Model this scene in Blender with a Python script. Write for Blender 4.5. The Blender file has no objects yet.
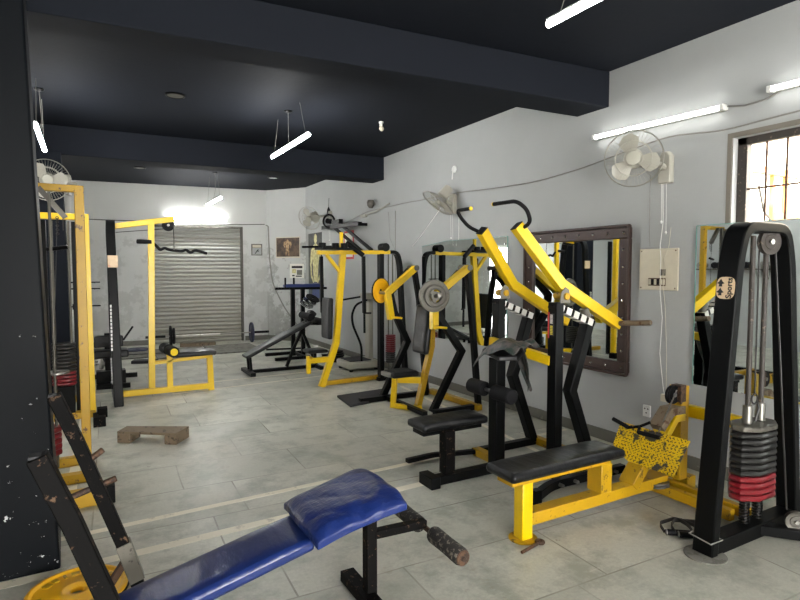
import bpy, bmesh, math, random
from mathutils import Vector, Matrix, Quaternion
random.seed(7)
SC = bpy.context.scene
COL = SC.collection
V = Vector
PI = math.pi

# ------------------------------------------------------------------ materials
def lin(c):
    c = c / 255.0
    return c / 12.92 if c <= 0.04045 else ((c + 0.055) / 1.055) ** 2.4
def rgb(r, g, b): return (lin(r), lin(g), lin(b), 1)

class NT:
    def __init__(s, name):
        s.m = bpy.data.materials.new(name); s.m.use_nodes = True
        s.t = s.m.node_tree; s.t.nodes.clear()
        s.out = s.t.nodes.new('ShaderNodeOutputMaterial')
        s.b = s.t.nodes.new('ShaderNodeBsdfPrincipled')
        s.t.links.new(s.b.outputs[0], s.out.inputs[0])
        s.tc = s.t.nodes.new('ShaderNodeTexCoord')
    def n(s, ty, **kw):
        o = s.t.nodes.new(ty)
        for k, v in kw.items():
            if isinstance(k, str) and hasattr(o, k): setattr(o, k, v)
        return o
    def l(s, a, b): s.t.links.new(a, b)
    def noise(s, scale, detail=4, rough=.6, src=None, stretch=None):
        o = s.n('ShaderNodeTexNoise'); o.inputs['Scale'].default_value = scale
        o.inputs['Detail'].default_value = detail; o.inputs['Roughness'].default_value = rough
        v = src or s.tc.outputs['Object']
        if stretch:
            mp = s.n('ShaderNodeMapping'); mp.inputs['Scale'].default_value = stretch
            s.l(v, mp.inputs[0]); v = mp.outputs[0]
        s.l(v, o.inputs['Vector']); return o.outputs['Fac']
    def ramp(s, src, stops):
        r = s.n('ShaderNodeValToRGB'); e = r.color_ramp.elements
        e[0].position, e[0].color = stops[0]; e[1].position, e[1].color = stops[1]
        for p, c in stops[2:]:
            x = e.new(p); x.color = c
        s.l(src, r.inputs[0]); return r.outputs[0]
    def mix(s, fac, a, b):
        m = s.n('ShaderNodeMix'); m.data_type = 'RGBA'
        for sock, v in ((m.inputs[0], fac), (m.inputs[6], a), (m.inputs[7], b)):
            if isinstance(v, (int, float)): sock.default_value = v
            elif isinstance(v, tuple): sock.default_value = v
            else: s.l(v, sock)
        return m.outputs[2]
    def bump(s, src, strength=.2, dist=.01):
        b = s.n('ShaderNodeBump'); b.inputs['Strength'].default_value = strength
        b.inputs['Distance'].default_value = dist
        s.l(src, b.inputs['Height']); s.l(b.outputs[0], s.b.inputs['Normal'])
    def set(s, **kw):
        for k, v in kw.items():
            k = k.replace('_', ' ')
            if k in s.b.inputs:
                if hasattr(v, 'node'): s.l(v, s.b.inputs[k])
                else: s.b.inputs[k].default_value = v
        return s

W1 = (1, 1, 1, 1); K0 = (0, 0, 0, 1)

def worn(name, base, chip, rough=.4, thr=.66, metal=0, scale=30, var=.12, bump=.1):
    m = NT(name)
    big = m.noise(4, 3)
    dark = tuple(c * (1 - var * 2) for c in base[:3]) + (1,)
    c0 = m.mix(big, dark, base)
    ch = m.ramp(m.noise(scale, 6, .7), [(thr, K0), (thr + .05, W1)])
    m.set(Base_Color=m.mix(ch, c0, chip), Roughness=rough, Metallic=metal)
    m.bump(m.noise(scale * 2, 4), bump, .003)
    return m.m

def plain(name, base, rough=.5, metal=0, bscale=60, bstr=.08, var=.15):
    m = NT(name)
    d = tuple(c * (1 - var) for c in base[:3]) + (1,)
    m.set(Base_Color=m.mix(m.noise(12, 4), d, base), Roughness=rough, Metallic=metal)
    m.bump(m.noise(bscale, 4), bstr, .002)
    return m.m

def emit(name, col, s):
    m = NT(name); m.set(Base_Color=col, Emission_Color=col, Emission_Strength=s, Roughness=.4)
    return m.m

M = {}
M['yellow'] = worn('yellow enamel', rgb(234, 193, 4), rgb(120, 84, 34), .33, .71, scale=22)
M['yellow_old'] = worn('grimy yellow enamel', rgb(200, 156, 12), rgb(98, 72, 40), .45, .60, scale=16, var=.2)
M['black'] = worn('black enamel', rgb(12, 13, 14), rgb(70, 68, 62), .38, .74, scale=35)
M['black_chip'] = worn('chipped black enamel', rgb(9, 8, 8), rgb(92, 72, 56), .65, .60, scale=28)
M['grey_metal'] = worn('dusty grey steel', rgb(98, 95, 88), rgb(60, 50, 42), .45, .62, metal=.5, scale=25)
M['steel'] = plain('dull steel', rgb(150, 148, 142), .35, .9)
M['platesteel'] = worn('worn grey plate', rgb(112, 108, 98), rgb(60, 56, 50), .45, .6, scale=18)
M['chrome'] = plain('chrome', rgb(205, 205, 205), .2, 1)
M['dusty'] = worn('dusty brown steel', rgb(128, 112, 92), rgb(88, 62, 40), .7, .55, scale=18)
M['winframe'] = worn('weathered window steel', rgb(58, 52, 48), rgb(110, 96, 84), .6, .6)
M['rust'] = worn('rusty steel', rgb(96, 70, 52), rgb(58, 44, 36), .6, .5, metal=.3)
M['rubber'] = plain('black rubber', rgb(22, 22, 24), .5, 0)
M['foam'] = plain('black foam roller', rgb(26, 26, 28), .65, 0, 90, .3)
M['foam_old'] = worn('crumbling foam roller', rgb(44, 41, 38), rgb(112, 105, 95), .8, .54, scale=45, bump=.8)
M['redplate'] = plain('red painted iron', rgb(112, 20, 28), .3)
M['darkplate'] = worn('grey black painted iron', rgb(28, 27, 26), rgb(120, 112, 100), .35, .68)
M['blueplate'] = plain('dark blue plate', rgb(38, 42, 72), .5)
M['yplate'] = worn('yellow plate', rgb(250, 186, 20), rgb(150, 110, 30), .45, .7)
M['white_plastic'] = plain('aged white plastic', rgb(170, 167, 155), .4)
M['cream'] = plain('cream panel', rgb(208, 200, 178), .5)
M['white'] = plain('white paint', rgb(232, 232, 228), .5)
M['wood'] = worn('old plank', rgb(120, 104, 84), rgb(70, 58, 46), .7, .55, scale=14)
M['cable'] = plain('cable', rgb(40, 38, 36), .5)
M['wire'] = plain('grey wire', rgb(138, 136, 130), .5)
M['conc'] = worn('grey board', rgb(122, 120, 112), rgb(92, 90, 82), .8, .5, scale=9)
M['mat'] = plain('dark mat', rgb(52, 52, 54), .7)
M['machine_grey'] = plain('grey plastic casing', rgb(168, 166, 152), .45)
M['paper'] = plain('paper', rgb(226, 224, 214), .6)
M['sticker_cream'] = worn('cream sticker', rgb(224, 196, 160), rgb(206, 120, 92), .5, .6)
M['ink'] = plain('black ink', rgb(20, 20, 24), .6)
M['tape'] = worn('white tape', rgb(224, 222, 216), rgb(160, 156, 150), .5, .62)
M['redsticker'] = plain('red sticker', rgb(200, 50, 50), .5)
M['yellowink'] = plain('yellow ink', rgb(225, 215, 40), .5)

def leather(name, base, rough=.3, hi=None, sc=8):
    m = NT(name)
    d = tuple(c * .75 for c in base[:3]) + (1,)
    col = m.mix(m.noise(5, 4), d, base)
    if hi:
        col = m.mix(m.ramp(m.noise(sc * 3, 7, .75), [(.68, K0), (.72, W1)]), col, hi)
    m.set(Base_Color=col, Roughness=rough)
    w = m.noise(sc, 5, .55, stretch=(1, .35, 1))
    m.bump(w, .6, .02)
    return m.m
M['leather'] = leather('black vinyl', rgb(22, 23, 25), .38)
M['leather_old'] = leather('split black vinyl', rgb(20, 21, 23), .35, rgb(190, 188, 184))
M['blue'] = leather('glossy blue vinyl', rgb(24, 44, 104), .30, None, 7)

m = NT('creased blue vinyl wrap')
cr = m.noise(6, 6, .6, stretch=(1, .3, 1)); c2 = m.noise(16, 4, .6, stretch=(.4, 1, 1))
m.set(Base_Color=m.mix(m.ramp(m.noise(38, 5, .7, stretch=(1,.4,1)), [(.70, K0), (.74, W1)]), m.mix(cr, rgb(18, 34, 84), rgb(28, 48, 112)), rgb(90, 108, 150)), Roughness=.36); m.b.inputs['Specular IOR Level'].default_value = .3
m.bump(m.mix(.35, cr, c2), .9, .03)
M['bluewrap'] = m.m
# diamond tread plate
m = NT('yellow tread plate')
vo = m.n('ShaderNodeTexBrick'); vo.inputs['Scale'].default_value = 1
mp = m.n('ShaderNodeMapping'); mp.inputs['Rotation'].default_value = (0, 0, PI / 4); mp.inputs['Scale'].default_value = (1, 1, 1)
m.l(m.tc.outputs['UV'], mp.inputs[0]); m.l(mp.outputs[0], vo.inputs['Vector'])
vo.offset = .5
vo.inputs['Color1'].default_value = K0; vo.inputs['Color2'].default_value = K0; vo.inputs['Mortar'].default_value = W1
vo.inputs['Brick Width'].default_value = .04; vo.inputs['Row Height'].default_value = .016; vo.inputs['Mortar Size'].default_value = .0035
chk = m.n('ShaderNodeTexChecker'); chk.inputs['Scale'].default_value = 38
m.l(mp.outputs[0], chk.inputs['Vector'])
# short raised lugs in alternating directions
def lug(rot):
    mpp = m.n('ShaderNodeMapping'); mpp.inputs['Rotation'].default_value = (0, 0, rot)
    m.l(m.tc.outputs['UV'], mpp.inputs[0])
    b = m.n('ShaderNodeTexBrick'); b.offset = .5
    b.inputs['Scale'].default_value = 1; b.inputs['Brick Width'].default_value = .034; b.inputs['Row Height'].default_value = .020
    b.inputs['Mortar Size'].default_value = .0070; b.inputs['Mortar Smooth'].default_value = .1
    b.inputs['Color1'].default_value = W1; b.inputs['Color2'].default_value = W1; b.inputs['Mortar'].default_value = K0
    m.l(mpp.outputs[0], b.inputs['Vector']); return b.outputs['Color']
sel = chk.outputs['Fac']
lg = m.mix(sel, lug(PI / 4), lug(-PI / 4))
lug_c = m.mix(m.ramp(m.noise(7, 3), [(.45, K0), (.6, W1)]), rgb(70, 56, 24), rgb(30, 28, 30))
basec = m.mix(m.ramp(m.noise(9, 3), [(.57, K0), (.62, W1)]), rgb(226, 186, 20), rgb(60, 58, 62))
m.set(Base_Color=m.mix(lg, basec, lug_c), Roughness=.4)
m.bump(lg, .5, .003)
M['tread'] = m.m
for k in ('leather', 'leather_old', 'mat'): M[k].node_tree.nodes['Principled BSDF'].inputs['Specular IOR Level'].default_value = .28

# walls
def wallmat(name, c, damp=0.0, var=.06):
    m = NT(name)
    a = tuple(x * (1 - var) for x in c[:3]) + (1,)
    col = m.mix(m.ramp(m.noise(1.3, 5, .6), [(.35, K0), (.65, W1)]), a, c)
    # dark specks
    sp = m.ramp(m.noise(30, 5, .75), [(.70, K0), (.78, W1)])
    col = m.mix(sp, col, tuple(x * .6 for x in c[:3]) + (1,))
    if damp:
        sep = m.n('ShaderNodeSeparateXYZ'); m.l(m.tc.outputs['Object'], sep.inputs[0])
        mr = m.n('ShaderNodeMapRange'); m.l(sep.outputs[2], mr.inputs[0])
        mr.inputs[1].default_value = 2.9; mr.inputs[2].default_value = 2.2
        n1 = m.noise(2.2, 8, .68)
        mm = m.n('ShaderNodeMath', operation='MULTIPLY'); m.l(n1, mm.inputs[0]); m.l(mr.outputs[0], mm.inputs[1])
        pt = m.ramp(mm.outputs[0], [(.50, K0), (.54, W1)])
        mul = m.n('ShaderNodeMath', operation='MULTIPLY'); m.l(pt, mul.inputs[0]); mul.inputs[1].default_value = damp
        col = m.mix(mul.outputs[0], col, m.mix(m.noise(9, 5), rgb(128, 129, 125), rgb(178, 179, 174)))
    m.set(Base_Color=col, Roughness=.75)
    m.bump(m.noise(14, 8, .65), .18, .01)
    return m.m
M['wall'] = wallmat('grey distemper wall', rgb(168, 170, 169))
M['wall_damp'] = wallmat('damp patched grey wall', rgb(190, 191, 189), .9)
M['wall_back'] = wallmat('back wall', rgb(202, 203, 200), .35)
M['navy'] = wallmat('dark navy ceiling paint', rgb(28, 31, 38), 0, .08)
M['reveal'] = wallmat('window reveal plaster', rgb(120, 114, 104))

# pillar: navy paint with chips to white plaster
m = NT('chipped navy pillar paint')
base = m.mix(m.noise(2, 4), rgb(8, 11, 15), rgb(13, 16, 20))
sep = m.n('ShaderNodeSeparateXYZ'); m.l(m.tc.outputs['Object'], sep.inputs[0])
mr = m.n('ShaderNodeMapRange'); m.l(sep.outputs[2], mr.inputs[0])
mr.inputs[1].default_value = 1.6; mr.inputs[2].default_value = 0; mr.inputs[3].default_value = -.07; mr.inputs[4].default_value = .02
ad = m.n('ShaderNodeMath', operation='ADD'); m.l(m.noise(17, 5, .7), ad.inputs[0]); m.l(mr.outputs[0], ad.inputs[1])
chips = m.ramp(ad.outputs[0], [(.640, K0), (.65, W1)])
m.set(Base_Color=m.mix(chips, base, rgb(200, 200, 198)), Roughness=.5)
m.bump(chips, .4, .004)
M['pillar'] = m.m

# floor: large worn stone slabs
m = NT('kota stone floor')
mp = m.n('ShaderNodeMapping'); mp.inputs['Location'].default_value = (.14, .23, 0); mp.inputs['Rotation'].default_value = (0, 0, .03)
m.l(m.tc.outputs['Object'], mp.inputs[0])
wv = m.n('ShaderNodeTexNoise'); wv.inputs['Scale'].default_value = 1.2; wv.inputs['Detail'].default_value = 2
m.l(mp.outputs[0], wv.inputs['Vector'])
av = m.n('ShaderNodeMix'); av.data_type = 'RGBA'; av.blend_type = 'LINEAR_LIGHT'; av.inputs[0].default_value = .012
m.l(mp.outputs[0], av.inputs[6]); m.l(wv.outputs['Color'], av.inputs[7])
br = m.n('ShaderNodeTexBrick'); br.offset = .37; br.offset_frequency = 2; br.squash = 1.2; br.squash_frequency = 3
for k, v in (('Scale', 1), ('Brick Width', .92), ('Row Height', .56), ('Mortar Size', .006), ('Mortar Smooth', .3), ('Bias', 0)):
    br.inputs[k].default_value = v
m.l(av.outputs[2], br.inputs['Vector'])
br.inputs['Color1'].default_value = rgb(166, 168, 156); br.inputs['Color2'].default_value = rgb(210, 210, 197)
br.inputs['Mortar'].default_value = rgb(98, 92, 80)
c = br.outputs['Color']
c = m.mix(m.ramp(m.noise(1.1, 6, .6), [(.38, K0), (.62, W1)]), c, rgb(188, 185, 172))
cl = m.ramp(m.noise(3.2, 9, .72), [(.47, K0), (.62, W1)])
mul = m.n('ShaderNodeMath', operation='MULTIPLY'); m.l(cl, mul.inputs[0]); mul.inputs[1].default_value = .8
c = m.mix(mul.outputs[0], c, rgb(144, 146, 134))
br_st = m.ramp(m.noise(1.9, 7, .7), [(.60, K0), (.70, W1)])
mul = m.n('ShaderNodeMath', operation='MULTIPLY'); m.l(br_st, mul.inputs[0]); mul.inputs[1].default_value = .6
c = m.mix(mul.outputs[0], c, rgb(136, 122, 98))
sp = m.ramp(m.noise(26, 6, .8), [(.66, K0), (.74, W1)])
c = m.mix(sp, c, rgb(200, 200, 192))
sp2 = m.ramp(m.noise(6.5, 3, .5), [(.735, K0), (.75, W1)])
c = m.mix(sp2, c, rgb(96, 88, 72))
fg = m.ramp(m.noise(48, 8, .8), [(.40, K0), (.60, W1)])
mul = m.n('ShaderNodeMath', operation='MULTIPLY'); m.l(fg, mul.inputs[0]); mul.inputs[1].default_value = .35
c = m.mix(mul.outputs[0], c, rgb(150, 150, 140))
wl = m.ramp(m.noise(5, 3, .5, stretch=(1, 7, 1)), [(.70, K0), (.73, W1)])
mul = m.n('ShaderNodeMath', operation='MULTIPLY'); m.l(wl, mul.inputs[0]); mul.inputs[1].default_value = .35
c = m.mix(mul.outputs[0], c, rgb(214, 213, 204))
rr = m.ramp(m.noise(2.3, 5), [(.3, (.3, .3, .3, 1)), (.7, (.55, .55, .55, 1))])
m.set(Base_Color=c, Roughness=rr)
m.bump(m.mix(.75, m.noise(20, 6), br.outputs['Fac']), .12, .006)
M['floor'] = m.m
M['strip'] = worn('cream floor strip', rgb(236, 229, 208), rgb(190, 184, 168), .5, .58, scale=8)
M['base'] = worn('olive grey skirting stone', rgb(104, 103, 94), rgb(130, 128, 118), .5, .6, scale=8)
# mirror
m = NT('mirror glass'); m.set(Base_Color=rgb(222, 228, 226), Metallic=1.0, Roughness=.015); M['mirror'] = m.m
m = NT('mirror glass edge'); m.set(Base_Color=rgb(120, 165, 155), Roughness=.2); M['glass_edge'] = m.m
M['frame'] = worn('carved brown frame', rgb(58, 38, 32), rgb(150, 130, 106), .45, .70, scale=40, bump=.8)
# shutter
m = NT('dusty rolling shutter steel')
st = m.noise(3, 6, .7, stretch=(.4, 1, 22))
c = m.mix(m.ramp(st, [(.4, K0), (.65, W1)]), rgb(186, 188, 184), rgb(166, 162, 148))
sep = m.n('ShaderNodeSeparateXYZ'); m.l(m.tc.outputs['Object'], sep.inputs[0])
mr = m.n('ShaderNodeMapRange'); m.l(sep.outputs[2], mr.inputs[0]); mr.inputs[1].default_value = 1.9; mr.inputs[2].default_value = .2
mu = m.n('ShaderNodeMath', operation='MULTIPLY'); m.l(mr.outputs[0], mu.inputs[0]); m.l(m.noise(9, 6, .8, stretch=(.3, 1, 4)), mu.inputs[1])
c = m.mix(mu.outputs[0], c, rgb(132, 126, 108))
m.set(Base_Color=c, Roughness=.55, Metallic=.3); m.bump(st, .1, .004)
M['shutter'] = m.m
# poster art
def poster(name, c1, c2, sc):
    m = NT(name)
    m.set(Base_Color=m.mix(m.ramp(m.noise(sc, 3), [(.42, K0), (.6, W1)]), c1, c2), Roughness=.4); return m.m
M['sepia'] = poster('sepia print', rgb(60, 46, 38), rgb(98, 78, 60), 5)
M['darkposter'] = poster('dark print', rgb(38, 38, 40), rgb(66, 68, 66), 6)
M['skin'] = poster('printed body', rgb(180, 170, 116), rgb(222, 216, 158), 14)
M['bronze'] = poster('printed bronze', rgb(120, 92, 62), rgb(186, 154, 112), 20)
M['camo'] = poster('patterned grey green cloth', rgb(40, 54, 50), rgb(88, 80, 78), 18)
M['bluecloth'] = plain('blue vinyl pad', rgb(40, 58, 120), .4)
M['lamp'] = emit('lit tube', (1, 1, .98, 1), 52)
M['lamp_dim'] = emit('dimmer lit tube', (1, 1, .98, 1), 9)
M['lampw'] = emit('lit wall tube', (1, 1, .97, 1), 4.5)
M['lampb'] = emit('lit shutter tube', (1, 1, .97, 1), 36)
M['yellowcap'] = plain('yellow cap', rgb(240, 205, 10), .4)
M['outwall'] = plain('pale outside wall', rgb(244, 234, 214), .8)
M['outwood'] = plain('orange timber', rgb(196, 120, 60), .7)

for k in ('black','black_chip','foam','rubber','pillar','navy'):
    M[k].node_tree.nodes['Principled BSDF'].inputs['Specular IOR Level'].default_value = .10
# ------------------------------------------------------------------ builder
class MB:
    def __init__(s, X=None): s.bm = bmesh.new(); s.X = X
    def _v(s, p):
        p = V(p)
        if s.X is not None: p = s.X @ p
        return s.bm.verts.new(p)
    def box(s, lo, hi):
        x0, y0, z0 = lo; x1, y1, z1 = hi
        v = [s._v(p) for p in ((x0,y0,z0),(x1,y0,z0),(x1,y1,z0),(x0,y1,z0),(x0,y0,z1),(x1,y0,z1),(x1,y1,z1),(x0,y1,z1))]
        for f in ((0,3,2,1),(4,5,6,7),(0,1,5,4),(1,2,6,5),(2,3,7,6),(3,0,4,7)): s.bm.faces.new([v[i] for i in f])
        return s
    def cbox(s, c, size): 
        return s.box([c[i]-size[i]/2 for i in range(3)], [c[i]+size[i]/2 for i in range(3)])
    def hexa(s, pts):
        v = [s._v(p) for p in pts]
        for f in ((0,3,2,1),(4,5,6,7),(0,1,5,4),(1,2,6,5),(2,3,7,6),(3,0,4,7)): s.bm.faces.new([v[i] for i in f])
        return s
    def path(s, pts, n, w, h, closed=False):
        """rectangular tube along a planar polyline; width w along n, thickness h in the plane"""
        pts = [V(p) for p in pts]; n = V(n).normalized(); rings = []
        N = len(pts)
        for i, p in enumerate(pts):
            if i == 0: t = (pts[1]-p).normalized(); k = 1
            elif i == N-1: t = (p-pts[i-1]).normalized(); k = 1
            else:
                a = (p-pts[i-1]).normalized(); b = (pts[i+1]-p).normalized()
                t = (a+b).normalized(); k = 1/max(.4, t.dot(a))
            u = n.cross(t).normalized()
            # keep n perpendicular
            nn = t.cross(u).normalized()
            rings.append([s._v(p + u*h/2*k*a_ + nn*w/2*b_) for a_, b_ in ((-1,-1),(1,-1),(1,1),(-1,1))])
        for r0, r1 in zip(rings, rings[1:]):
            for i in range(4):
                s.bm.faces.new((r0[i], r0[(i+1)%4], r1[(i+1)%4], r1[i]))
        s.bm.faces.new(rings[0][::-1]); s.bm.faces.new(rings[-1])
        return s
    def bar(s, p, q, w, h, up=(0,0,1)):
        p = V(p); q = V(q); t = (q-p).normalized(); up = V(up)
        n = t.cross(up)
        if n.length < 1e-4: n = V((1,0,0)) if abs(t.x) < .9 else V((0,1,0))
        return s.path([p, q], n, w, h)
    def tube(s, pts, r, seg=8, caps=True):
        pts = [V(p) for p in pts]; N = len(pts)
        ts = []
        for i in range(N):
            a = pts[max(0,i-1)]; b = pts[min(N-1,i+1)]; ts.append((b-a).normalized())
        u = ts[0].orthogonal().normalized(); rings = []
        for i, p in enumerate(pts):
            if i: u = (u - ts[i]*u.dot(ts[i])).normalized()
            w = ts[i].cross(u)
            rr = r[i] if isinstance(r, (list, tuple)) else r
            rings.append([s._v(p + (u*math.cos(2*PI*k/seg) + w*math.sin(2*PI*k/seg))*rr) for k in range(seg)])
        for r0, r1 in zip(rings, rings[1:]):
            for i in range(seg): s.bm.faces.new((r0[i], r0[(i+1)%seg], r1[(i+1)%seg], r1[i]))
        if caps: s.bm.faces.new(rings[0][::-1]); s.bm.faces.new(rings[-1])
        return s
    def lathe(s, p, axis, prof, seg=24, closed=False):
        """profile list of (distance along axis, radius)"""
        p = V(p); a = V(axis).normalized(); u = a.orthogonal().normalized(); w = a.cross(u); rings = []
        for d, r in prof:
            rings.append([s._v(p + a*d + (u*math.cos(2*PI*k/seg)+w*math.sin(2*PI*k/seg))*max(r, 1e-4)) for k in range(seg)])
        pr = list(zip(rings, rings[1:]))
        if closed: pr.append((rings[-1], rings[0]))
        for r0, r1 in pr:
            for i in range(seg): s.bm.faces.new((r0[i], r0[(i+1)%seg], r1[(i+1)%seg], r1[i]))
        if not closed: s.bm.faces.new(rings[0][::-1]); s.bm.faces.new(rings[-1])
        return s
    def cyl(s, p, q, r, seg=20): 
        d = V(q)-V(p); e = min(r*.15, .004)
        return s.lathe(p, d, [(0, r-e), (e, r), (d.length-e, r), (d.length, r-e)], seg)
    def ring(s, c, axis, R, r, seg=40, ss=6):
        return s.lathe(c, axis, [(r*math.sin(2*PI*k/ss), R + r*math.cos(2*PI*k/ss)) for k in range(ss)], seg, closed=True)
    def poly(s, pts, off):
        """prism: polygon pts extruded by vector off"""
        off = V(off)
        a = [s._v(p) for p in pts]; b = [s._v(V(p)+off) for p in pts]; n = len(a)
        s.bm.faces.new(a[::-1]); s.bm.faces.new(b)
        for i in range(n): s.bm.faces.new((a[i], a[(i+1)%n], b[(i+1)%n], b[i]))
        return s

def fillet(pts, r, seg=5):
    pts = [V(p) for p in pts]; out = [pts[0]]
    for i in range(1, len(pts)-1):
        a, b, c = pts[i-1], pts[i], pts[i+1]
        ra = min(r, (a-b).length*.45, (c-b).length*.45)
        p0 = b+(a-b).normalized()*ra; p1 = b+(c-b).normalized()*ra
        for k in range(seg+1):
            t = k/seg; out.append(p0*(1-t)**2 + b*2*t*(1-t) + p1*t*t)
    out.append(pts[-1]); return out

MATW = Matrix.Identity(4)
def build(name, mb, mat, parent=None, bevel=0, sub=0, uv=None, fix=True):
    bm = mb.bm
    if fix: bmesh.ops.recalc_face_normals(bm, faces=bm.faces)
    off = V((0,0,0))
    if parent is not None:
        p = parent
        while p is not None: off += p.location; p = p.parent
    for v in bm.verts: v.co -= off
    if uv:
        u, w = V(uv[0]), V(uv[1]); lay = bm.loops.layers.uv.new('UVMap')
        for f in bm.faces:
            for l in f.loops: l[lay].uv = (l.vert.co.dot(u), l.vert.co.dot(w))
    me = bpy.data.meshes.new(name); bm.to_mesh(me); bm.free()
    me.polygons.foreach_set('use_smooth', [True]*len(me.polygons))
    me.set_sharp_from_angle(angle=math.radians(35))
    me.materials.append(M[mat])
    o = bpy.data.objects.new(name, me); COL.objects.link(o)
    if parent is not None: o.parent = parent
    if bevel:
        b = o.modifiers.new('bevel', 'BEVEL'); b.width = bevel; b.segments = 2; b.limit_method = 'ANGLE'; b.angle_limit = math.radians(40)
    if sub:
        b = o.modifiers.new('sub', 'SUBSURF'); b.levels = sub; b.render_levels = sub
    return o

def recenter(o):
    """put a lone mesh's origin at the middle of its underside"""
    me = o.data
    xs = [v.co for v in me.vertices]
    c = V(((min(v.x for v in xs)+max(v.x for v in xs))/2, (min(v.y for v in xs)+max(v.y for v in xs))/2, min(v.z for v in xs)))
    for v in me.vertices: v.co -= c
    o.location += c

def thing(name, label, cat, loc, group=None):
    o = bpy.data.objects.new(name, None); COL.objects.link(o); o.location = loc; o.empty_display_size = .1
    o['label'] = label; o['category'] = cat
    if group: o['group'] = group
    return o
def tag(o, label, cat, group=None, kind=None):
    o['label'] = label; o['category'] = cat
    if group: o['group'] = group
    if kind: o['kind'] = kind
    recenter(o); return o
def struct(name, mb, mat, bevel=0, parent=None, uv=None):
    o = build(name, mb, mat, parent, bevel, uv=uv)
    if parent is None: o['kind'] = 'structure'
    return o
def dup(root, loc, label=None):
    r = root.copy(); COL.objects.link(r); r.location = loc
    if label: r['label'] = label
    for ch in list(root.children):
        c = ch.copy(); COL.objects.link(c); c.parent = r
        for g in list(ch.children):
            d = g.copy(); COL.objects.link(d); d.parent = c
    return r

def pad(name, mat, parent, lo, hi, X=None, r=.02, crown=.012):
    """upholstered cushion: rounded slab with a slightly crowned top"""
    mb = MB(X); nx, ny = 10, 8
    x0, y0, z0 = lo; x1, y1, z1 = hi
    def P(i, j, top):
        u = i/nx; v = j/ny
        x = x0+(x1-x0)*u; y = y0+(y1-y0)*v
        e = (1-(2*u-1)**6)*(1-(2*v-1)**6)
        z = (z1-crown)+crown*e if top else z0
        return (x, y, z)
    T = [[mb._v(P(i,j,True)) for j in range(ny+1)] for i in range(nx+1)]
    Bt = [[mb._v(P(i,j,False)) for j in range(ny+1)] for i in range(nx+1)]
    for i in range(nx):
        for j in range(ny):
            mb.bm.faces.new((T[i][j],T[i+1][j],T[i+1][j+1],T[i][j+1])); mb.bm.faces.new((Bt[i][j],Bt[i][j+1],Bt[i+1][j+1],Bt[i+1][j]))
    for i in range(nx):
        mb.bm.faces.new((T[i][0],Bt[i][0],Bt[i+1][0],T[i+1][0])); mb.bm.faces.new((T[i][ny],T[i+1][ny],Bt[i+1][ny],Bt[i][ny]))
    for j in range(ny):
        mb.bm.faces.new((T[0][j],T[0][j+1],Bt[0][j+1],Bt[0][j])); mb.bm.faces.new((T[nx][j],Bt[nx][j],Bt[nx][j+1],T[nx][j+1]))
    return build(name, mb, mat, parent, bevel=r)

def frameX(o, xdir, zhint=(0,0,1)):
    """matrix with local x along xdir, y horizontal"""
    x = V(xdir).normalized(); y = V(zhint).cross(x).normalized(); z = x.cross(y)
    m = Matrix((x, y, z)).transposed().to_4x4(); m.translation = V(o); return m

# ------------------------------------------------------------------ room shell
RX = 4.2; HC = 3.41; LX = -3.7; NY = -3.6; BY = 13.6
def backY(x): return 13.06 - .1225*x
mb = MB(); mb.box((LX-.3, NY-.3, -.12), (RX+.3, BY, 0)); struct('floor', mb, 'floor')
mb = MB(); mb.box((LX-.3, NY-.3, HC), (RX+.3, BY, HC+.15)); struct('ceiling', mb, 'navy')
# right wall with window hole: Y 1.25..2.44, z 1.75..2.58
wy0, wy1, wz0, wz1 = 1.20, 2.44, 1.60, 2.58
mb = MB()
mb.box((RX, NY-.3, 0), (RX+.23, wy0, HC)); mb.box((RX, wy1, 0), (RX+.23, 11.78, HC))
mb.box((RX, wy0, 0), (RX+.23, wy1, wz0)); mb.box((RX, wy0, wz1), (RX+.23, wy1, HC))
struct('wall_right', mb, 'wall')
# angled corner wall and back wall
A0 = V((3.574, 12.622, 0)); A1 = V((4.2, 11.75, 0))
mb = MB(); mb.poly([A0, A1, A1+V((.35,.3,0)), A0+V((.2,.4,0))], (0,0,HC)); struct('wall_corner', mb, 'wall_damp')
def bwall(x0, x1, z0, z1, mb): mb.poly([(x0, backY(x0), z0), (x1, backY(x1), z0), (x1, backY(x1)+.25, z0), (x0, backY(x0)+.25, z0)], (0,0,z1-z0))
SX0, SX1, SZ = 1.12, 3.05, 2.55
DX0, DX1, DZ = -3.35, -2.2, 2.35
mb = MB(); bwall(SX1, 3.70, 0, HC, mb); bwall(SX0, SX1, SZ, HC, mb); bwall(DX1, SX0, 0, HC, mb); bwall(DX0, DX1, DZ, HC, mb); bwall(LX-.3, DX0, 0, HC, mb)
struct('wall_back', mb, 'wall_back')
mb = MB(); mb.box((LX-.25, NY-.3, 0), (LX, BY, HC)); struct('wall_left', mb, 'wall')
# near wall (behind the camera) with a wide entrance opening
mb = MB(); mb.box((LX, NY-.25, 0), (-1.0, NY, HC)); mb.box((2.6, NY-.25, 0), (RX, NY, HC)); mb.box((-1.0, NY-.25, 2.6), (2.6, NY, HC))
struct('wall_front', mb, 'wall')
# beams
def yb(x, a, b): return a+(b-a)*(x+.3)/4.5
mb = MB(); mb.poly([(LX,yb(LX,3.91,3.575),3.09),(RX,3.575,3.09),(RX,3.955,3.09),(LX,yb(LX,4.205,3.955),3.09)], (0,0,HC-3.09)); struct('trim_1', mb, 'navy', .008)
mb = MB(); mb.poly([(LX,yb(LX,8.25,8.02),3.05),(RX,8.02,3.05),(RX,8.42,3.05),(LX,yb(LX,8.65,8.42),3.05)], (0,0,HC-3.05)); struct('trim_2', mb, 'navy', .008)
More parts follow.
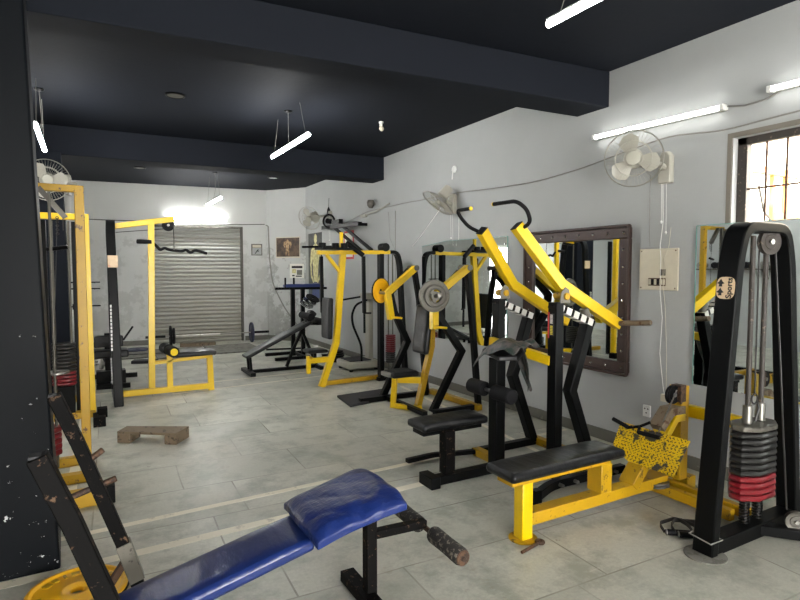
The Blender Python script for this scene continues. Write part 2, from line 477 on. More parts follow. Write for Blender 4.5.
# pillar under the near beam (slightly leaning) and the far column
mb = MB(); mb.hexa([(-.80,3.41,0),(-.172,3.41,0),(-.188,3.90,0),(-.80,3.90,0),(-.80,3.41,3.41),(-.262,3.41,3.41),(-.280,3.90,3.41),(-.80,3.90,3.41)])
struct('trim_3', mb, 'pillar', .012)
mb = MB(); mb.hexa([(-.70,8.02,0),(-.19,8.02,0),(-.19,8.42,0),(-.70,8.42,0),(-.70,8.02,3.05),(-.26,8.02,3.05),(-.26,8.42,3.05),(-.70,8.42,3.05)])
struct('trim_4', mb, 'navy', .01)
# skirting
mb = MB(); mb.box((RX-.018, NY, 0), (RX, 11.74, .105)); struct('baseboard_right', mb, 'base', .003)
mb = MB(); d = (A1-A0).normalized(); nrm = V((-d.y, d.x, 0)); nrm = -nrm if nrm.x > 0 else nrm
mb.poly([A0, A1, A1+nrm*.018, A0+nrm*.018], (0,0,.105)); struct('baseboard_corner', mb, 'base')
mb = MB()
for a, b in ((SX1+.02, 3.57), (DX1, SX0-.02)): mb.poly([(a, backY(a)-.018, 0), (b, backY(b)-.018, 0), (b, backY(b), 0), (a, backY(a), 0)], (0,0,.105))
struct('baseboard_back', mb, 'base')
# cream strips let into the floor
k = 5
for p, q, w in (((-.7,3.775),(4.15,3.985),.055), ((-.7,3.36),(2.9,3.51),.075), ((-.5,8.05),(4.1,8.33),.04), ((.9,7.62),(3.2,7.86),.04), ((-.17,3.98),(-.06,7.9),.07), ((3.42,3.6),(3.72,6.6),.05)):
    mb = MB(); mb.bar((p[0],p[1],.0006), (q[0],q[1],.0006), w, .0016); struct('trim_%d' % k, mb, 'strip'); k += 1
# rolling shutter
mb = MB()
n = 30; zz = []
for i in range(n):
    z = SZ*i/n; h = SZ/n
    for t, dd in ((0, .0), (.12, .022), (.5, .034), (.88, .022)): zz.append((z+h*t, dd))
zz.append((SZ, 0))
x0, x1 = SX0+.03, SX1-.03
prev = None
for z, dd in zz:
    a = mb._v((x0, backY(x0)+.10-dd, z)); b = mb._v((x1, backY(x1)+.10-dd, z))
    a2 = mb._v((x0, backY(x0)+.13, z)); b2 = mb._v((x1, backY(x1)+.13, z))
    if prev: mb.bm.faces.new((prev[0], prev[1], b, a)); mb.bm.faces.new((prev[2], a2, b2, prev[3]))
    prev = (a, b, a2, b2)
sh = struct('door_1', mb, 'shutter')
mb = MB()
for x in (SX0+.022, SX1-.022): mb.box((x-.022, backY(x)-.015, 0), (x+.022, backY(x)+.12, SZ))
build('guide_rail', mb, 'grey_metal', sh, .004)
mb = MB(); mb.poly([(SX0,backY(SX0)-.012,SZ-.03),(SX1,backY(SX1)-.012,SZ-.03),(SX1,backY(SX1)+.1,SZ-.03),(SX0,backY(SX0)+.1,SZ-.03)], (0,0,.05))
build('lintel_strip', mb, 'conc', sh)
# open daylight doorway in the back left (seen only in the mirrors)
mb = MB()
for x in (DX0+.03, DX1-.03, (DX0+DX1)/2): mb.box((x-.03, backY(x)+.05, 0), (x+.03, backY(x)+.11, DZ))
mb.poly([(DX0,backY(DX0)+.05,DZ-.06),(DX1,backY(DX1)+.05,DZ-.06),(DX1,backY(DX1)+.11,DZ-.06),(DX0,backY(DX0)+.11,DZ-.06)], (0,0,.06))
struct('door_2', mb, 'white')
# window with its iron grille
mb = MB()
fx0, fx1 = RX+.07, RX+.13
mb.box((fx0, wy1-.07, wz0), (fx1, wy1, wz1)); mb.box((fx0, wy0, wz0), (fx1, wy0+.06, wz1))
mb.box((fx0, wy0, wz1-.055), (fx1, wy1, wz1)); mb.box((fx0, wy0, wz0), (fx1, wy1, wz0+.05))
mb.box((fx0, 1.955, wz0), (fx1, 2.005, wz1))
wf = struct('window_1', mb, 'winframe', .004)
mb = MB()
for y in (2.243, 2.107, 1.82, 1.68, 1.54, 1.40): mb.cyl((fx0+.02, y, wz0+.02), (fx0+.02, y, wz1-.02), .009, 8)
for z in (2.20, 1.9): mb.cyl((fx0+.02, wy0+.02, z), (fx0+.02, wy1-.02, z), .008, 8)
build('window_grille', mb, 'rust', wf)
mb = MB(); mb.box((RX-.004, wy1, wz0), (RX+.012, wy1+.035, wz1+.035)); mb.box((RX-.004, wy0, wz1), (RX+.012, wy1, wz1+.035))
build('window_trim', mb, 'reveal', wf)
# outside the window: a sunlit pale wall with timber beam and posts
mb = MB(); mb.box((8.2, -1.5, -.12), (8.4, 9.5, 4.6)); tag(build('boundary_wall', mb, 'outwall'), 'pale sunlit wall outside beyond the grille window', 'wall')
t = thing('timber_frame', 'orange brown timber beam with posts outside the grille window', 'timber frame', (6.4, 3.2, 0))
mb = MB(); mb.bar((5.82, 3.2, 2.62), (7.3, 3.2, 2.62), .06, .07); build('beam', mb, 'outwood', t)
for x in (6.25, 6.50, 7.1): mb = MB(); mb.bar((x, 3.2, 0), (x, 3.2, 2.60), .045, .045); build('post', mb, 'outwood', t)
mb = MB(); mb.bar((6.25, 3.2, 2.14), (7.1, 3.2, 2.16), .05, .12); build('lower_rail', mb, 'outwood', t)
mb = MB(); mb.tube([(5.9,3.15,2.45),(6.0,3.15,2.2),(6.35,3.15,1.98),(6.9,3.15,1.95)], .012, 6); build('loose_wire', mb, 'cable', t)
mb = MB(); mb.box((4.43, -1.6, -.12), (8.2, 9.6, -.02)); struct('floor_yard', mb, 'conc')

# ------------------------------------------------------------------ lamps
def tube_pendant(x, y0, y1, z, rose_y, label, mat='lamp'):
    t = thing('pendant_lamp', label, 'lamp', (x, (y0+y1)/2, z), 'pendant tube lamps')
    mb = MB(); mb.box((x-.012, y0, z+.004), (x+.012, y1, z+.016)); build('housing', mb, 'white', t, .003)
    mb = MB(); mb.cyl((x, y0+.005, z-.016), (x, y1-.005, z-.016), .020, 12); build('tube', mb, mat, t)
    mb = MB(); mb.lathe((x, rose_y, HC), (0,0,-1), [(0,.045),(.012,.045),(.02,.03)], 16); build('ceiling_rose', mb, 'black', t)
    mb = MB()
    for y in (y0+.1, y1-.1): mb.tube([(x, y, z+.016), (x, rose_y+(y-rose_y)*.7, HC-.01)], .0025, 5)
    mb.tube([(x, (y0+y1)/2, z+.016), (x+.01, rose_y+.03, z+.2), (x, rose_y, HC-.02)], .003, 5)
    build('suspension_wire', mb, 'wire', t)
tube_pendant(2.03, 5.56, 6.88, 3.02, 6.23, 'lit tube lamp hung mid room between the two ceiling beams')
tube_pendant(2.09, 10.27, 11.6, 2.90, 10.75, 'lit tube lamp hung near the rolling shutter at the back')
tube_pendant(-.385, 6.05, 7.30, 2.93, 6.7, 'lit tube lamp above the left cable machine beside the dark pillar')
tube_pendant(2.30, 1.1, 2.40, 3.0, 1.7, 'lit tube lamp closest to the camera, cut by the top of the frame', 'lamp_dim')
tube_pendant(0.2, -2.2, -1.0, 3.0, -1.6, 'added unseen fill tube lamp behind the camera on the left', 'lamp_dim')  # out of view, added to give the foreground more light
tube_pendant(2.6, -2.4, -1.2, 3.0, -1.8, 'added unseen fill tube lamp behind the camera on the right', 'lamp_dim')  # second unseen tube, added as foreground fill
tube_pendant(-2.3, 5.0, 6.2, 3.0, 5.6, 'lit tube lamp by the left wall, seen in the mirrors')
tube_pendant(-1.2, 0.6, 1.8, 3.0, 1.2, 'added unseen fill tube lamp left of the camera', 'lamp_dim')  # also added out of frame to brighten the near end
def wall_tube(y0, y1, z0, z1, label):
    t = thing('wall_tube_lamp', label, 'lamp', (RX, (y0+y1)/2, z0), 'wall tube lamps')
    mb = MB(); mb.path([(RX-.02, y0, z0), (RX-.02, y1, z1)], (1,0,0), .04, .035); build('housing', mb, 'white', t, .003)
    d = V((0, y1-y0, z1-z0)).normalized()
    p = V((RX-.055, y0, z0))+d*.03; q = V((RX-.055, y1, z1))-d*.03
    mb = MB(); mb.cyl(p, q, .017, 12); build('tube', mb, 'lampw', t)
    mb = MB()
    for c in (V((RX-.04, y0, z0))+d*.015, V((RX-.04, y1, z1))-d*.015): mb.cbox(c, (.06, .03, .045))
    build('end_cap', mb, 'white', t, .003)
wall_tube(2.48, 3.71, 2.81, 2.835, 'lit wall tube lamp above the fan beside the window')
wall_tube(1.0, 2.18, 2.83, 2.85, 'lit wall tube lamp above the grille window, cut by the frame edge')
t = thing('wall_tube_lamp', 'lit wall tube lamp glowing above the rolling shutter', 'lamp', (2.0, backY(2.0), 2.83), 'wall tube lamps')
mb = MB(); mb.path([(1.45, backY(1.45)-.02, 2.70), (2.72, backY(2.72)-.02, 2.70)], (0,0,1), .04, .04); build('housing', mb, 'white', t)
mb = MB(); mb.cyl((1.48, backY(1.48)-.058, 2.70), (2.69, backY(2.69)-.058, 2.70), .017, 12); build('tube', mb, 'lampb', t)
# round ceiling fittings
def ceil_disc(x, y, label, mat='grey_metal'):
    t = thing('ceiling_downlight', label, 'ceiling light', (x, y, HC), 'unlit round ceiling fittings')
    mb = MB(); mb.lathe((x,y,HC), (0,0,-1), [(0,.10),(.012,.10),(.016,.085),(.01,.08)], 24); build('rim', mb, 'black' if mat != 'chrome' else 'white', t)
    mb = MB(); mb.lathe((x,y,HC), (0,0,-1), [(.0,.079),(.012,.079)], 24); build('lens', mb, mat, t)
ceil_disc(.83, 6.24, 'round unlit ceiling light between the beams over the wooden step')
ceil_disc(.84, 10.9, 'round unlit ceiling light at the back left of the shutter lamp')
ceil_disc(3.2, 10.8, 'round pale ceiling light at the back near the right wall', 'white')
t = thing('bulb_holder', 'small brass bulb holder on the ceiling beyond the near beam', 'bulb holder', (3.17, 6.13, HC))
mb = MB(); mb.lathe((3.17,6.13,HC), (0,0,-1), [(0,.03),(.015,.03),(.02,.018),(.05,.02)], 14); build('base', mb, 'white', t)
mb = MB(); mb.lathe((3.17,6.13,HC-.05), (.3,.2,-1), [(0,.015),(.03,.03),(.055,.022),(.065,.005)], 14); build('bulb', mb, 'cream', t)

# ------------------------------------------------------------------ wall fans
def fan(mount, out, head, face, R, label):
    """mount: point on wall, out: wall normal, head: centre of the guard, face: facing direction"""
    mount = V(mount); out = V(out).normalized(); head = V(head); face = V(face).normalized()
    t = thing('wall_fan', label, 'fan', mount, 'wall fans')
    side = out.cross(V((0,0,1))).normalized()
    mb = MB(); mb.poly([mount+side*a*.055+V((0,0,1))*b for a, b in ((-1,-.13),(1,-.13),(1,.09),(.5,.13),(-.5,.13),(-1,.09))], out*.06)
    build('wall_bracket', mb, 'white_plastic', t, .01)
    f = head; rear = f-face*.10
    u = face.orthogonal().normalized(); w = face.cross(u)
    mb = MB(); mb.lathe(rear-face*.17, face, [(0,.035),(.015,.062),(.10,.07),(.16,.075),(.17,.05)], 20); build('motor_housing', mb, 'white_plastic', t)
    mb = MB(); mb.tube(fillet([mount+out*.05, mount+out*.13+V((0,0,.02)), rear-face*.08-V((0,0,.04))], .05), .026, 10); build('neck', mb, 'white_plastic', t)
    # guard
    mb = MB()
    def gp(r, fr):  # front/back dome depth
        k = max(0, 1-(r/R)**2)
        return (face*(.045*k) if fr else -face*(.07*k**.7))
    for fr in (True, False):
        for rr in (1, .62, .32):
            mb.ring(f+gp(R*rr, fr), face, R*rr, .0032 if rr < 1 else .006, 36, 5)
        for k in range(44):
            a = 2*PI*k/44; dv = u*math.cos(a)+w*math.sin(a)
            mb.tube([f+dv*R*x+gp(R*x, fr) for x in (.18,.45,.75,1)], .0009, 3, False)
    build('guard', mb, 'white_plastic', t)
    mb = MB(); mb.lathe(f+face*.042, face, [(0,.055),(.008,.055),(.012,.03)], 20); build('badge', mb, 'machine_grey', t)
    # blades
    hub = build('hub', MB().lathe(f-face*.04, face, [(0,.04),(.05,.04),(.06,.02)], 18), 'machine_grey', t)
    for k in range(3):
        a0 = 2*PI*k/3+.4; mb = MB(); pts = []
        rows = []
        for i in range(7):
            x = i/6; rr = R*(.14+.76*x); half = (.62-.12*x)*(1 if x < .7 else math.sqrt(max(.04, 1-((x-.7)/.32)**2)))
            row = []
            for j in range(5):
                a = a0+(j/4-.5)*2*half
                row.append(f-face*(.015+.035*(j/4-.5))+(u*math.cos(a)+w*math.sin(a))*rr)
            rows.append(row)
        front = [[mb._v(p) for p in r] for r in rows]; back = [[mb._v(p-face*.003) for p in r] for r in rows]
        for i in range(6):
            for j in range(4):
                mb.bm.faces.new((front[i][j],front[i+1][j],front[i+1][j+1],front[i][j+1])); mb.bm.faces.new((back[i][j],back[i][j+1],back[i+1][j+1],back[i+1][j]))
        build('blade', mb, 'white_plastic', t)
    mb = MB()
    for s, L in ((-.02, .42), (.025, .33)):
        mb.tube([mount+out*.05+side*s-V((0,0,.1)), mount+out*.04+side*s-V((0,0,.1+L))], .0018, 4)
        mb.lathe(mount+out*.04+side*s-V((0,0,.1+L)), (0,0,-1), [(0,.005),(.012,.009),(.025,.004)], 8)
    build('pull_cord', mb, 'white', t)
    return t
fan((RX, 2.96, 2.44), (-1,0,0), (3.93, 3.09, 2.515), (-.80,-.58,-.10), .225, 'white wall fan facing the room under the wall tube lamp')
fan((RX, 6.03, 2.46), (-1,0,0), (3.92, 6.02, 2.455), (-.60,.16,-.78), .225, 'white wall fan tilted down, above the unframed mirror')
fan((RX, 10.25, 2.63), (-1,0,0), (3.83, 10.5, 2.62), (-.72,-.55,-.40), .235, 'white wall fan farthest back near the tall poster')
fan((-.23, 8.3, 2.68), (1,-.3,0), (-.40, 7.86, 2.67), (.12,-1,-.05), .24, 'white fan on the dark column above the left cable machine')

# ------------------------------------------------------------------ mirrors
MX = RX-.008
t = thing('wall_mirror', 'large unframed wall mirror behind the plate loaded press', 'mirror', (RX, 5.9, .67))
mb = MB(); mb.poly([(MX-.004, 4.96, .68), (MX-.004, 6.83, .66), (MX-.004, 6.83, 1.935), (MX-.004, 6.2, 1.985), (MX-.004, 4.96, 1.985)], (.006,0,0)); build('glass', mb, 'mirror', t)
mb = MB()
for y, z in ((6.78, 1.8), (5.0, 1.9), (5.0, .75), (6.78, .75)): mb.cyl((MX-.01, y, z), (MX+.006, y, z), .012, 10)
build('mirror_clip', mb, 'chrome', t)
mb = MB(); mb.path([(MX-.003,4.957,.68),(MX-.003,4.957,1.987)], (1,0,0), .008, .006); mb.path([(MX-.003,4.957,1.987),(MX-.003,6.2,1.987),(MX-.003,6.83,1.937)], (1,0,0), .008, .006)
build('glass_rim', mb, 'glass_edge', t)
# framed mirror, top tipped slightly forward
t = thing('framed_mirror', 'wall mirror in a studded carved brown wooden frame', 'mirror', (RX, 3.96, .68))
y0, y1, z0, z1 = 3.29, 4.60, .675, 1.98
mb = MB(); mb.box((RX-.03, y0+.09, z0+.09), (RX-.022, y1-.09, z1-.09)); build('glass', mb, 'mirror', t)
mb = MB()
for a, b in (((y0,z0),(y1,z0+.10)), ((y0,z1-.10),(y1,z1))): mb.box((RX-.055, a[0], a[1]), (RX-.002, b[0], b[1]))
for a, b in (((y0,z0+.1),(y0+.10,z1-.10)), ((y1-.10,z0+.1),(y1,z1-.10))): mb.box((RX-.055, a[0], a[1]), (RX-.002, b[0], b[1]))
build('frame', mb, 'frame', t, .008)
mb = MB()
for k in range(4):
    pass
mb.path([(RX-.06,y0-.012,z0-.012),(RX-.06,y0-.012,z1+.012)], (1,0,0), .03, .022); mb.path([(RX-.06,y1+.012,z0-.012),(RX-.06,y1+.012,z1+.012)], (1,0,0), .03, .022)
mb.path([(RX-.06,y0-.012,z1+.012),(RX-.06,y1+.012,z1+.012)], (1,0,0), .03, .022); mb.path([(RX-.06,y0-.012,z0-.012),(RX-.06,y1+.012,z0-.012)], (1,0,0), .03, .022)
build('frame_moulding', mb, 'frame', t, .004)
n = 0
studs = []
for i in range(8):
    y = y0+.05+(y1-y0-.1)*i/7
    studs += [(y, z1-.05), (y, z0+.05)]
for i in range(1, 8):
    z = z0+.05+(z1-z0-.1)*i/8; studs += [(y0+.05, z), (y1-.05, z)]
for y, z in studs:
    mb = MB(); mb.lathe((RX-.055, y, z), (-1,0,0), [(0,.013),(.005,.012),(.010,.004)], 10); build('stud', mb, 'chrome', t)
t = thing('wall_mirror', 'unframed wall mirror behind the black weight stack tower', 'mirror', (RX, 1.6, .68))
mb = MB(); mb.box((MX-.004, .55, .69), (MX+.002, 2.69, 1.945)); build('glass', mb, 'mirror', t)
mb = MB(); mb.path([(MX-.003,2.692,.69),(MX-.003,2.692,1.945)], (1,0,0), .008, .005); mb.path([(MX-.003,.55,1.947),(MX-.003,2.692,1.947)], (1,0,0), .008, .005); build('glass_rim', mb, 'glass_edge', t)

# ------------------------------------------------------------------ wall fittings
t = thing('switch_panel', 'cream electrical switch panel between the framed mirror and the tower', 'switch panel', (RX, 3.02, 1.43))
mb = MB(); mb.box((RX-.02, 2.84, 1.43), (RX, 3.20, 1.78)); build('cover', mb, 'cream', t, .004)
mb = MB()
for y, z in ((2.86,1.45),(3.18,1.45),(2.86,1.76),(3.18,1.76)): mb.cyl((RX-.024,y,z),(RX-.018,y,z),.006,8)
build('screw', mb, 'rust', t)
mb = MB(); mb.box((RX-.026, 2.945, 1.467), (RX-.019, 3.105, 1.532)); build('socket_row', mb, 'rust', t)
for k in range(6):
    mb = MB(); y = 2.957+k*.0265; mb.box((RX-.034, y-.009, 1.476), (RX-.024, y+.009, 1.523)); build('switch', mb, 'cream' if k in (0,1,3,5) else 'black', t, .002)
for k in range(2):
    mb = MB(); y = 2.957+k*.028; mb.box((RX-.03, y-.010, 1.553), (RX-.019, y+.010, 1.607)); build('switch', mb, 'grey_metal', t, .002)
PANEL = t
t = thing('wall_socket', 'small white wall socket low behind the foot plate', 'socket', (RX, 3.10, .30))
mb = MB(); mb.box((RX-.018, 3.065, .33), (RX, 3.135, .43)); build('plate', mb, 'white', t, .003)
mb = MB()
for y, z in ((3.085,.40),(3.115,.40),(3.10,.365)): mb.cyl((RX-.02,y,z),(RX-.016,y,z),.007,8)
build('socket_hole', mb, 'ink', t)
mb = MB(); mb.tube([(RX-.012,3.0,2.33),(RX-.01,2.99,2.0),(RX-.012,3.01,1.8),(RX-.034,2.985,1.7),(RX-.026,2.99,1.5),(RX-.034,2.985,1.42),(RX-.01,2.975,1.2),(RX-.01,2.99,.9),(RX-.012,2.95,.62),(RX-.012,2.93,.53)], .003, 5)
build('hanging_cord', mb, 'white', PANEL)
mb = MB(); mb.tube([(RX-.012,2.915,1.95),(RX-.01,2.93,1.8),(RX-.035,2.95,1.7),(RX-.035,2.955,1.45),(RX-.012,2.95,1.3),(RX-.012,2.925,.9),(RX-.012,2.92,.56)], .002, 5); mb.box((RX-.035,2.895,.50),(RX-.002,2.955,.56))
tag(build('plug_lead', mb, 'cream'), 'cream plug lead hanging beside the foot plate machine', 'cord')
mb = MB(); mb.tube([(RX-.008,3.35,2.62),(RX-.01,3.12,2.0+.4),(RX-.01,3.12,2.0),(RX-.008,3.11,1.8)], .003, 5); tag(build('fan_wire', mb, 'wire'), 'grey wire dropping from the fan to the switch panel', 'cord')
mb = MB(); mb.tube([(RX-.01,2.49,2.82),(RX-.02,2.35,2.79),(RX-.012,2.2,2.80),(RX-.012,2.05,2.86)], .006, 6); tag(build('lamp_cable', mb, 'wire'), 'short grey cable linking the two tube lamps by the window', 'cable')
pts = [(RX-.01,10.9,2.55),(RX-.012,9.6,2.47),(RX-.012,8.6,2.60),(RX-.012,7.2,2.61),(RX-.012,6.9,2.60),(RX-.015,6.0,2.60),(RX-.012,5.2,2.56),(RX-.014,4.5,2.54),(RX-.012,3.9,2.58),(RX-.012,3.3,2.66),(RX-.012,2.95,2.70),(RX-.012,2.5,2.645),(RX-.012,2.2,2.66),(RX-.012,1.6,2.68)]
mb = MB(); mb.tube(fillet(pts, .15, 4), .006, 6); tag(build('wall_cable', mb, 'wire'), 'long grey cable sagging along the whole right wall', 'cable')
mb = MB(); mb.tube([(RX-.012,7.62,2.52),(RX-.012,7.62,1.9),(RX-.012,7.60,1.2)], .005, 6); mb.tube([(RX-.012,7.85,2.52),(RX-.012,7.80,2.1),(RX-.012,7.62,1.9)], .003, 5)
tag(build('vertical_cable', mb, 'wire'), 'thin vertical cable on the wall left of the unframed mirror', 'cable')
mb = MB(); mb.tube([(3.99,6.04,2.40),(4.12,6.75,2.08),(4.19,7.1,1.95)], .005, 6); tag(build('fan_lead', mb, 'white'), 'white lead sloping from the tilted fan to the mirror corner', 'cord')
mb = MB(); mb.tube([(RX-.012,5.62+.3,2.30),(RX-.012,5.62+.3,1.99)], .004, 6); tag(build('mirror_string', mb, 'white'), 'white string between tilted fan and mirror top edge', 'cord')
mb = MB(); mb.lathe((RX-.001, 6.03, 2.91), (-1,0,0), [(0,.045),(.02,.045),(.03,.02)], 14); mb.cyl((RX-.03,6.03,2.90),(RX-.03,6.05,2.78),.008,8)
tag(build('wall_hook', mb, 'white'), 'white hook plate high on the wall above the tilted fan', 'hook')
t = thing('security_camera', 'small dome camera on a bent stub of conduit high on the wall', 'camera', (RX, 8.35, 2.62))
mb = MB(); mb.lathe((4.12,8.35,2.76), (0,0,-1), [(0,.05),(.04,.065),(.09,.06),(.13,.03)], 18); build('dome', mb, 'grey_metal', t)
mb = MB(); mb.tube([(RX,8.35,2.70),(4.12,8.35,2.70)], .012, 8); mb.tube([(RX-.01,8.9,2.53),(RX-.03,8.5,2.55),(RX-.03,8.2,2.57),(RX-.02,7.8,2.65)], .012, 6); mb.cbox((RX-.02,8.75,2.535),(.04,.22,.05)); build('conduit', mb, 'white_plastic', t)
mb = MB(); mb.tube([(RX-.02,10.33,3.02),(RX-.03,10.33,2.82)], .004, 6); mb.lathe((RX-.03,10.33,2.84),(0,0,-1),[(0,.008),(.05,.03),(.12,.032),(.17,.008)],12)
tag(build('hanging_plumb', mb, 'ink'), 'black charm hanging on a string above the far fan', 'charm')
# back wall cable + conduit drop in corner
mb = MB(); P = [(-.6,backY(-.6)-.012,2.66),(0.2,backY(.2)-.012,2.63),(1.0,backY(1)-.012,2.63),(1.6,backY(1.6)-.02,2.60),(3.1,backY(3.1)-.012,2.62),(3.53,backY(3.53)-.012,2.64)]
mb.tube(P, .008, 6); tag(build('back_cable', mb, 'cable'), 'dark cable along the back wall over the shutter top', 'cable')
nA = nrm
def AP(u, z, o=.012): p = A0.lerp(A1, u)+nA*o; return (p.x, p.y, z)
mb = MB(); mb.tube(fillet([AP(.0,2.62,.02), AP(.06,2.60,.02), AP(.08,1.9,.02), AP(.15,1.3,.02), AP(.45,.75,.02), AP(.8,.35,.02)], .2, 4), .014, 8)
tag(build('corner_conduit', mb, 'wire'), 'grey conduit curving down the damp corner wall', 'conduit')
# posters
def quad(u0, u1, z0, z1, o=.0, th=.012):
    a, b = AP(u0, z0, .001+o), AP(u1, z0, .001+o); c, d_ = AP(u1, z0, th+o), AP(u0, z0, th+o)
    mb = MB(); mb.poly([a, b, c, d_], (0,0,z1-z0)); return mb
t = thing('picture', 'sepia framed picture of a muscular standing figure on the corner wall', 'picture', AP(.5,1.88,0))
build('frame', quad(.25,.86,1.87,2.34), 'cream', t); build('print', quad(.265,.845,1.90,2.32,.010,.004), 'sepia', t)
def blob(mat, name, par, pts, off, z=None):
    mb = MB(); mb.poly(pts, off); return build(name, mb, mat, par)
def fig(u, z, s): # simple flexing figure outline (body, arms, legs)
    P = [(-.02,.20),(-.035,.16),(-.10,.15),(-.12,.08),(-.085,.0),(-.07,.02),(-.08,.08),(-.05,.08),(-.045,-.02),(-.06,-.17),(-.02,-.17),(0,-.06),(.02,-.17),(.06,-.17),(.045,-.02),(.05,.08),(.08,.08),(.07,.02),(.085,0),(.12,.08),(.10,.15),(.035,.16),(.02,.20)]
    L = (A1-A0).length
    return [AP(u+a*s/L, z+b*s, .0155) for a, b in P]
blob('bronze', 'printed_figure', t, fig(.55, 2.09, .95), nA*.002)
t = thing('notice', 'white printed notice sheet on the corner wall below the sepia picture', 'notice', AP(.8,1.42,0))
build('sheet', quad(.60,.95,1.42,1.74), 'paper', t)
for u0,u1,z0,z1,mm in ((.65,.92,1.64,1.69,'ink'),(.66,.76,1.53,1.62,'skin'),(.78,.91,1.49,1.60,'conc'),(.66,.72,1.46,1.49,'ink'),(.75,.90,1.45,1.475,'ink')):
    build('printed_block', quad(u0,u1,z0,z1,.011,.002), mm, t)
t = thing('wall_sign', 'small grey framed sign on the back wall right of the shutter', 'sign', (3.34, backY(3.34), 1.93))
def bq(x0,x1,z0,z1,o,th): 
    mb = MB(); mb.poly([(x0,backY(x0)-.001-o,z0),(x1,backY(x1)-.001-o,z0),(x1,backY(x1)-o-th,z0),(x0,backY(x0)-o-th,z0)],(0,0,z1-z0)); return mb
build('frame', bq(3.23,3.47,1.93,2.19,0,.015), 'conc', t); build('print', bq(3.25,3.45,1.95,2.10,.014,.003), 'wall', t); build('heading', bq(3.255,3.445,2.11,2.17,.014,.003), 'cream', t)
mb = MB()
mb.poly([(3.30,backY(3.3)-.019,1.97),(3.32,backY(3.3)-.019,1.97),(3.39,backY(3.3)-.027,2.07),(3.37,backY(3.3)-.027,2.07)],(0,-.002,0)); mb.cbox((3.37,backY(3.37)-.02,2.03),(.05,.003,.02))
build('printed_mark', mb, 'ink', t)
t = thing('tall_poster', 'tall dark poster of a bare chested bodybuilder in blue shorts', 'poster', (RX, 11.2, .93))
Y0, Y1 = 10.78, 11.55
mb = MB(); mb.box((RX-.012, Y0, .93), (RX-.001, Y1, 2.38)); build('sheet', mb, 'darkposter', t)
yc = 11.12
def pp(pts, o=-.014): return [(RX+o, yc-a, z) for a, z in pts]
blob('skin', 'printed_body', t, pp([(-.05,2.16),(-.12,2.12),(-.27,2.02),(-.33,1.75),(-.28,1.45),(-.1,1.28),(-.12,1.38),(-.22,1.5),(-.24,1.72),(-.19,1.85),(-.15,1.6),(-.1,1.35),(.12,1.35),(.15,1.6),(.19,1.85),(.25,1.72),(.22,1.5),(.1,1.38),(.08,1.28),(.28,1.45),(.33,1.75),(.27,2.02),(.12,2.12),(.05,2.16)]), (.0015,0,0))
mb = MB(); mb.poly(pp([(.09*math.cos(a*PI/6), 2.26+.10*math.sin(a*PI/6)) for a in range(12)]), (.0015,0,0)); build('printed_head', mb, 'skin', t)
blob('bluecloth', 'printed_shorts', t, pp([(-.17,1.33),(.17,1.33),(.22,1.02),(.03,1.0),(0,1.12),(-.03,1.0),(-.22,1.02)], -.0145), (.0015,0,0))
t = thing('certificate', 'pale poster with red border behind the pull up bracket', 'poster', (RX, 9.42, 1.8))
mb = MB(); mb.box((RX-.008,9.20,1.80),(RX,9.62,2.32)); build('border', mb, 'redsticker', t)
mb = MB(); mb.box((RX-.011,9.24,1.84),(RX-.007,9.58,2.28)); build('sheet', mb, 'paper', t)

# ------------------------------------------------------------------ pull-up bracket on far wall
t = thing('pull_up_bracket', 'black wall mounted pull up bracket beside the far fan', 'pull up bar', (RX, 9.4, 2.0))
mb = MB(); mb.bar((4.02,10.25,2.42),(4.02,8.55,2.38),.07,.07); mb.bar((4.02,10.2,2.42),(4.195,10.2,2.42),.05,.05); mb.bar((4.02,8.65,2.38),(4.195,8.65,2.38),.05,.05); build('crossbar', mb, 'black', t, .004)
for y in (9.75, 9.35):
    mb = MB(); mb.bar((4.04,y,2.40),(4.165,y-.95,1.93),.045,.045); build('strut', mb, 'black', t, .003)
mb = MB(); mb.ring((3.98,9.85,2.52),(-.8,-.6,0),.12,.02,24,6); mb.cyl((3.94,9.82,2.52),(4.02,9.88,2.52),.05,14); mb.cbox((4.0,9.5,2.48),(.08,.35,.08)); build('pulley', mb, 'black', t)

# ================================================================== generic gym helpers
def weight_stack(t, cx, cy, z0, n, nred, w, d, th, rodz, redtop=False, seg=None, rods=(-.07, .07), rr=.011, rmat='grey_metal'):
    for i in range(n):
        z = z0+i*th; mb = MB()
        hw, hd = w/2, d/2
        pts = [(-hw,-hd*.35),(-hw*.45,-hd),(hw*.45,-hd),(hw,-hd*.35),(hw,hd*.35),(hw*.45,hd),(-hw*.45,hd),(-hw,hd*.35)]
        k = .93
        lo = [mb._v((cx+a*k, cy+b*k, z+.001)) for a, b in pts]; m1 = [mb._v((cx+a, cy+b, z+th*.3)) for a, b in pts]
        m2 = [mb._v((cx+a, cy+b, z+th*.6)) for a, b in pts]; hi = [mb._v((cx+a*k, cy+b*k, z+th*.93)) for a, b in pts]
        for r0, r1 in ((lo,m1),(m1,m2),(m2,hi)):
            for q in range(8): mb.bm.faces.new((r0[q], r0[(q+1)%8], r1[(q+1)%8], r1[q]))
        mb.bm.faces.new(lo[::-1]); mb.bm.faces.new(hi)
        red = (i < nred) if not redtop else (i >= n-nred)
        o = build('weight_plate', mb, 'redplate' if red else 'darkplate', t, .003)
        if red: o['label'] = 'red weight plate'
    mb = MB()
    for r in rods: mb.cyl((cx+r, cy, .05), (cx+r, cy, rodz), rr, 12)
    build('guide_rod', mb, rmat, t)
def coil(mb, x, y, z0, z1, R, r, turns):
    N = turns*12
    mb.tube([(x+R*math.cos(2*PI*i/12), y+R*math.sin(2*PI*i/12), z0+(z1-z0)*i/N) for i in range(N+1)], r, 5)
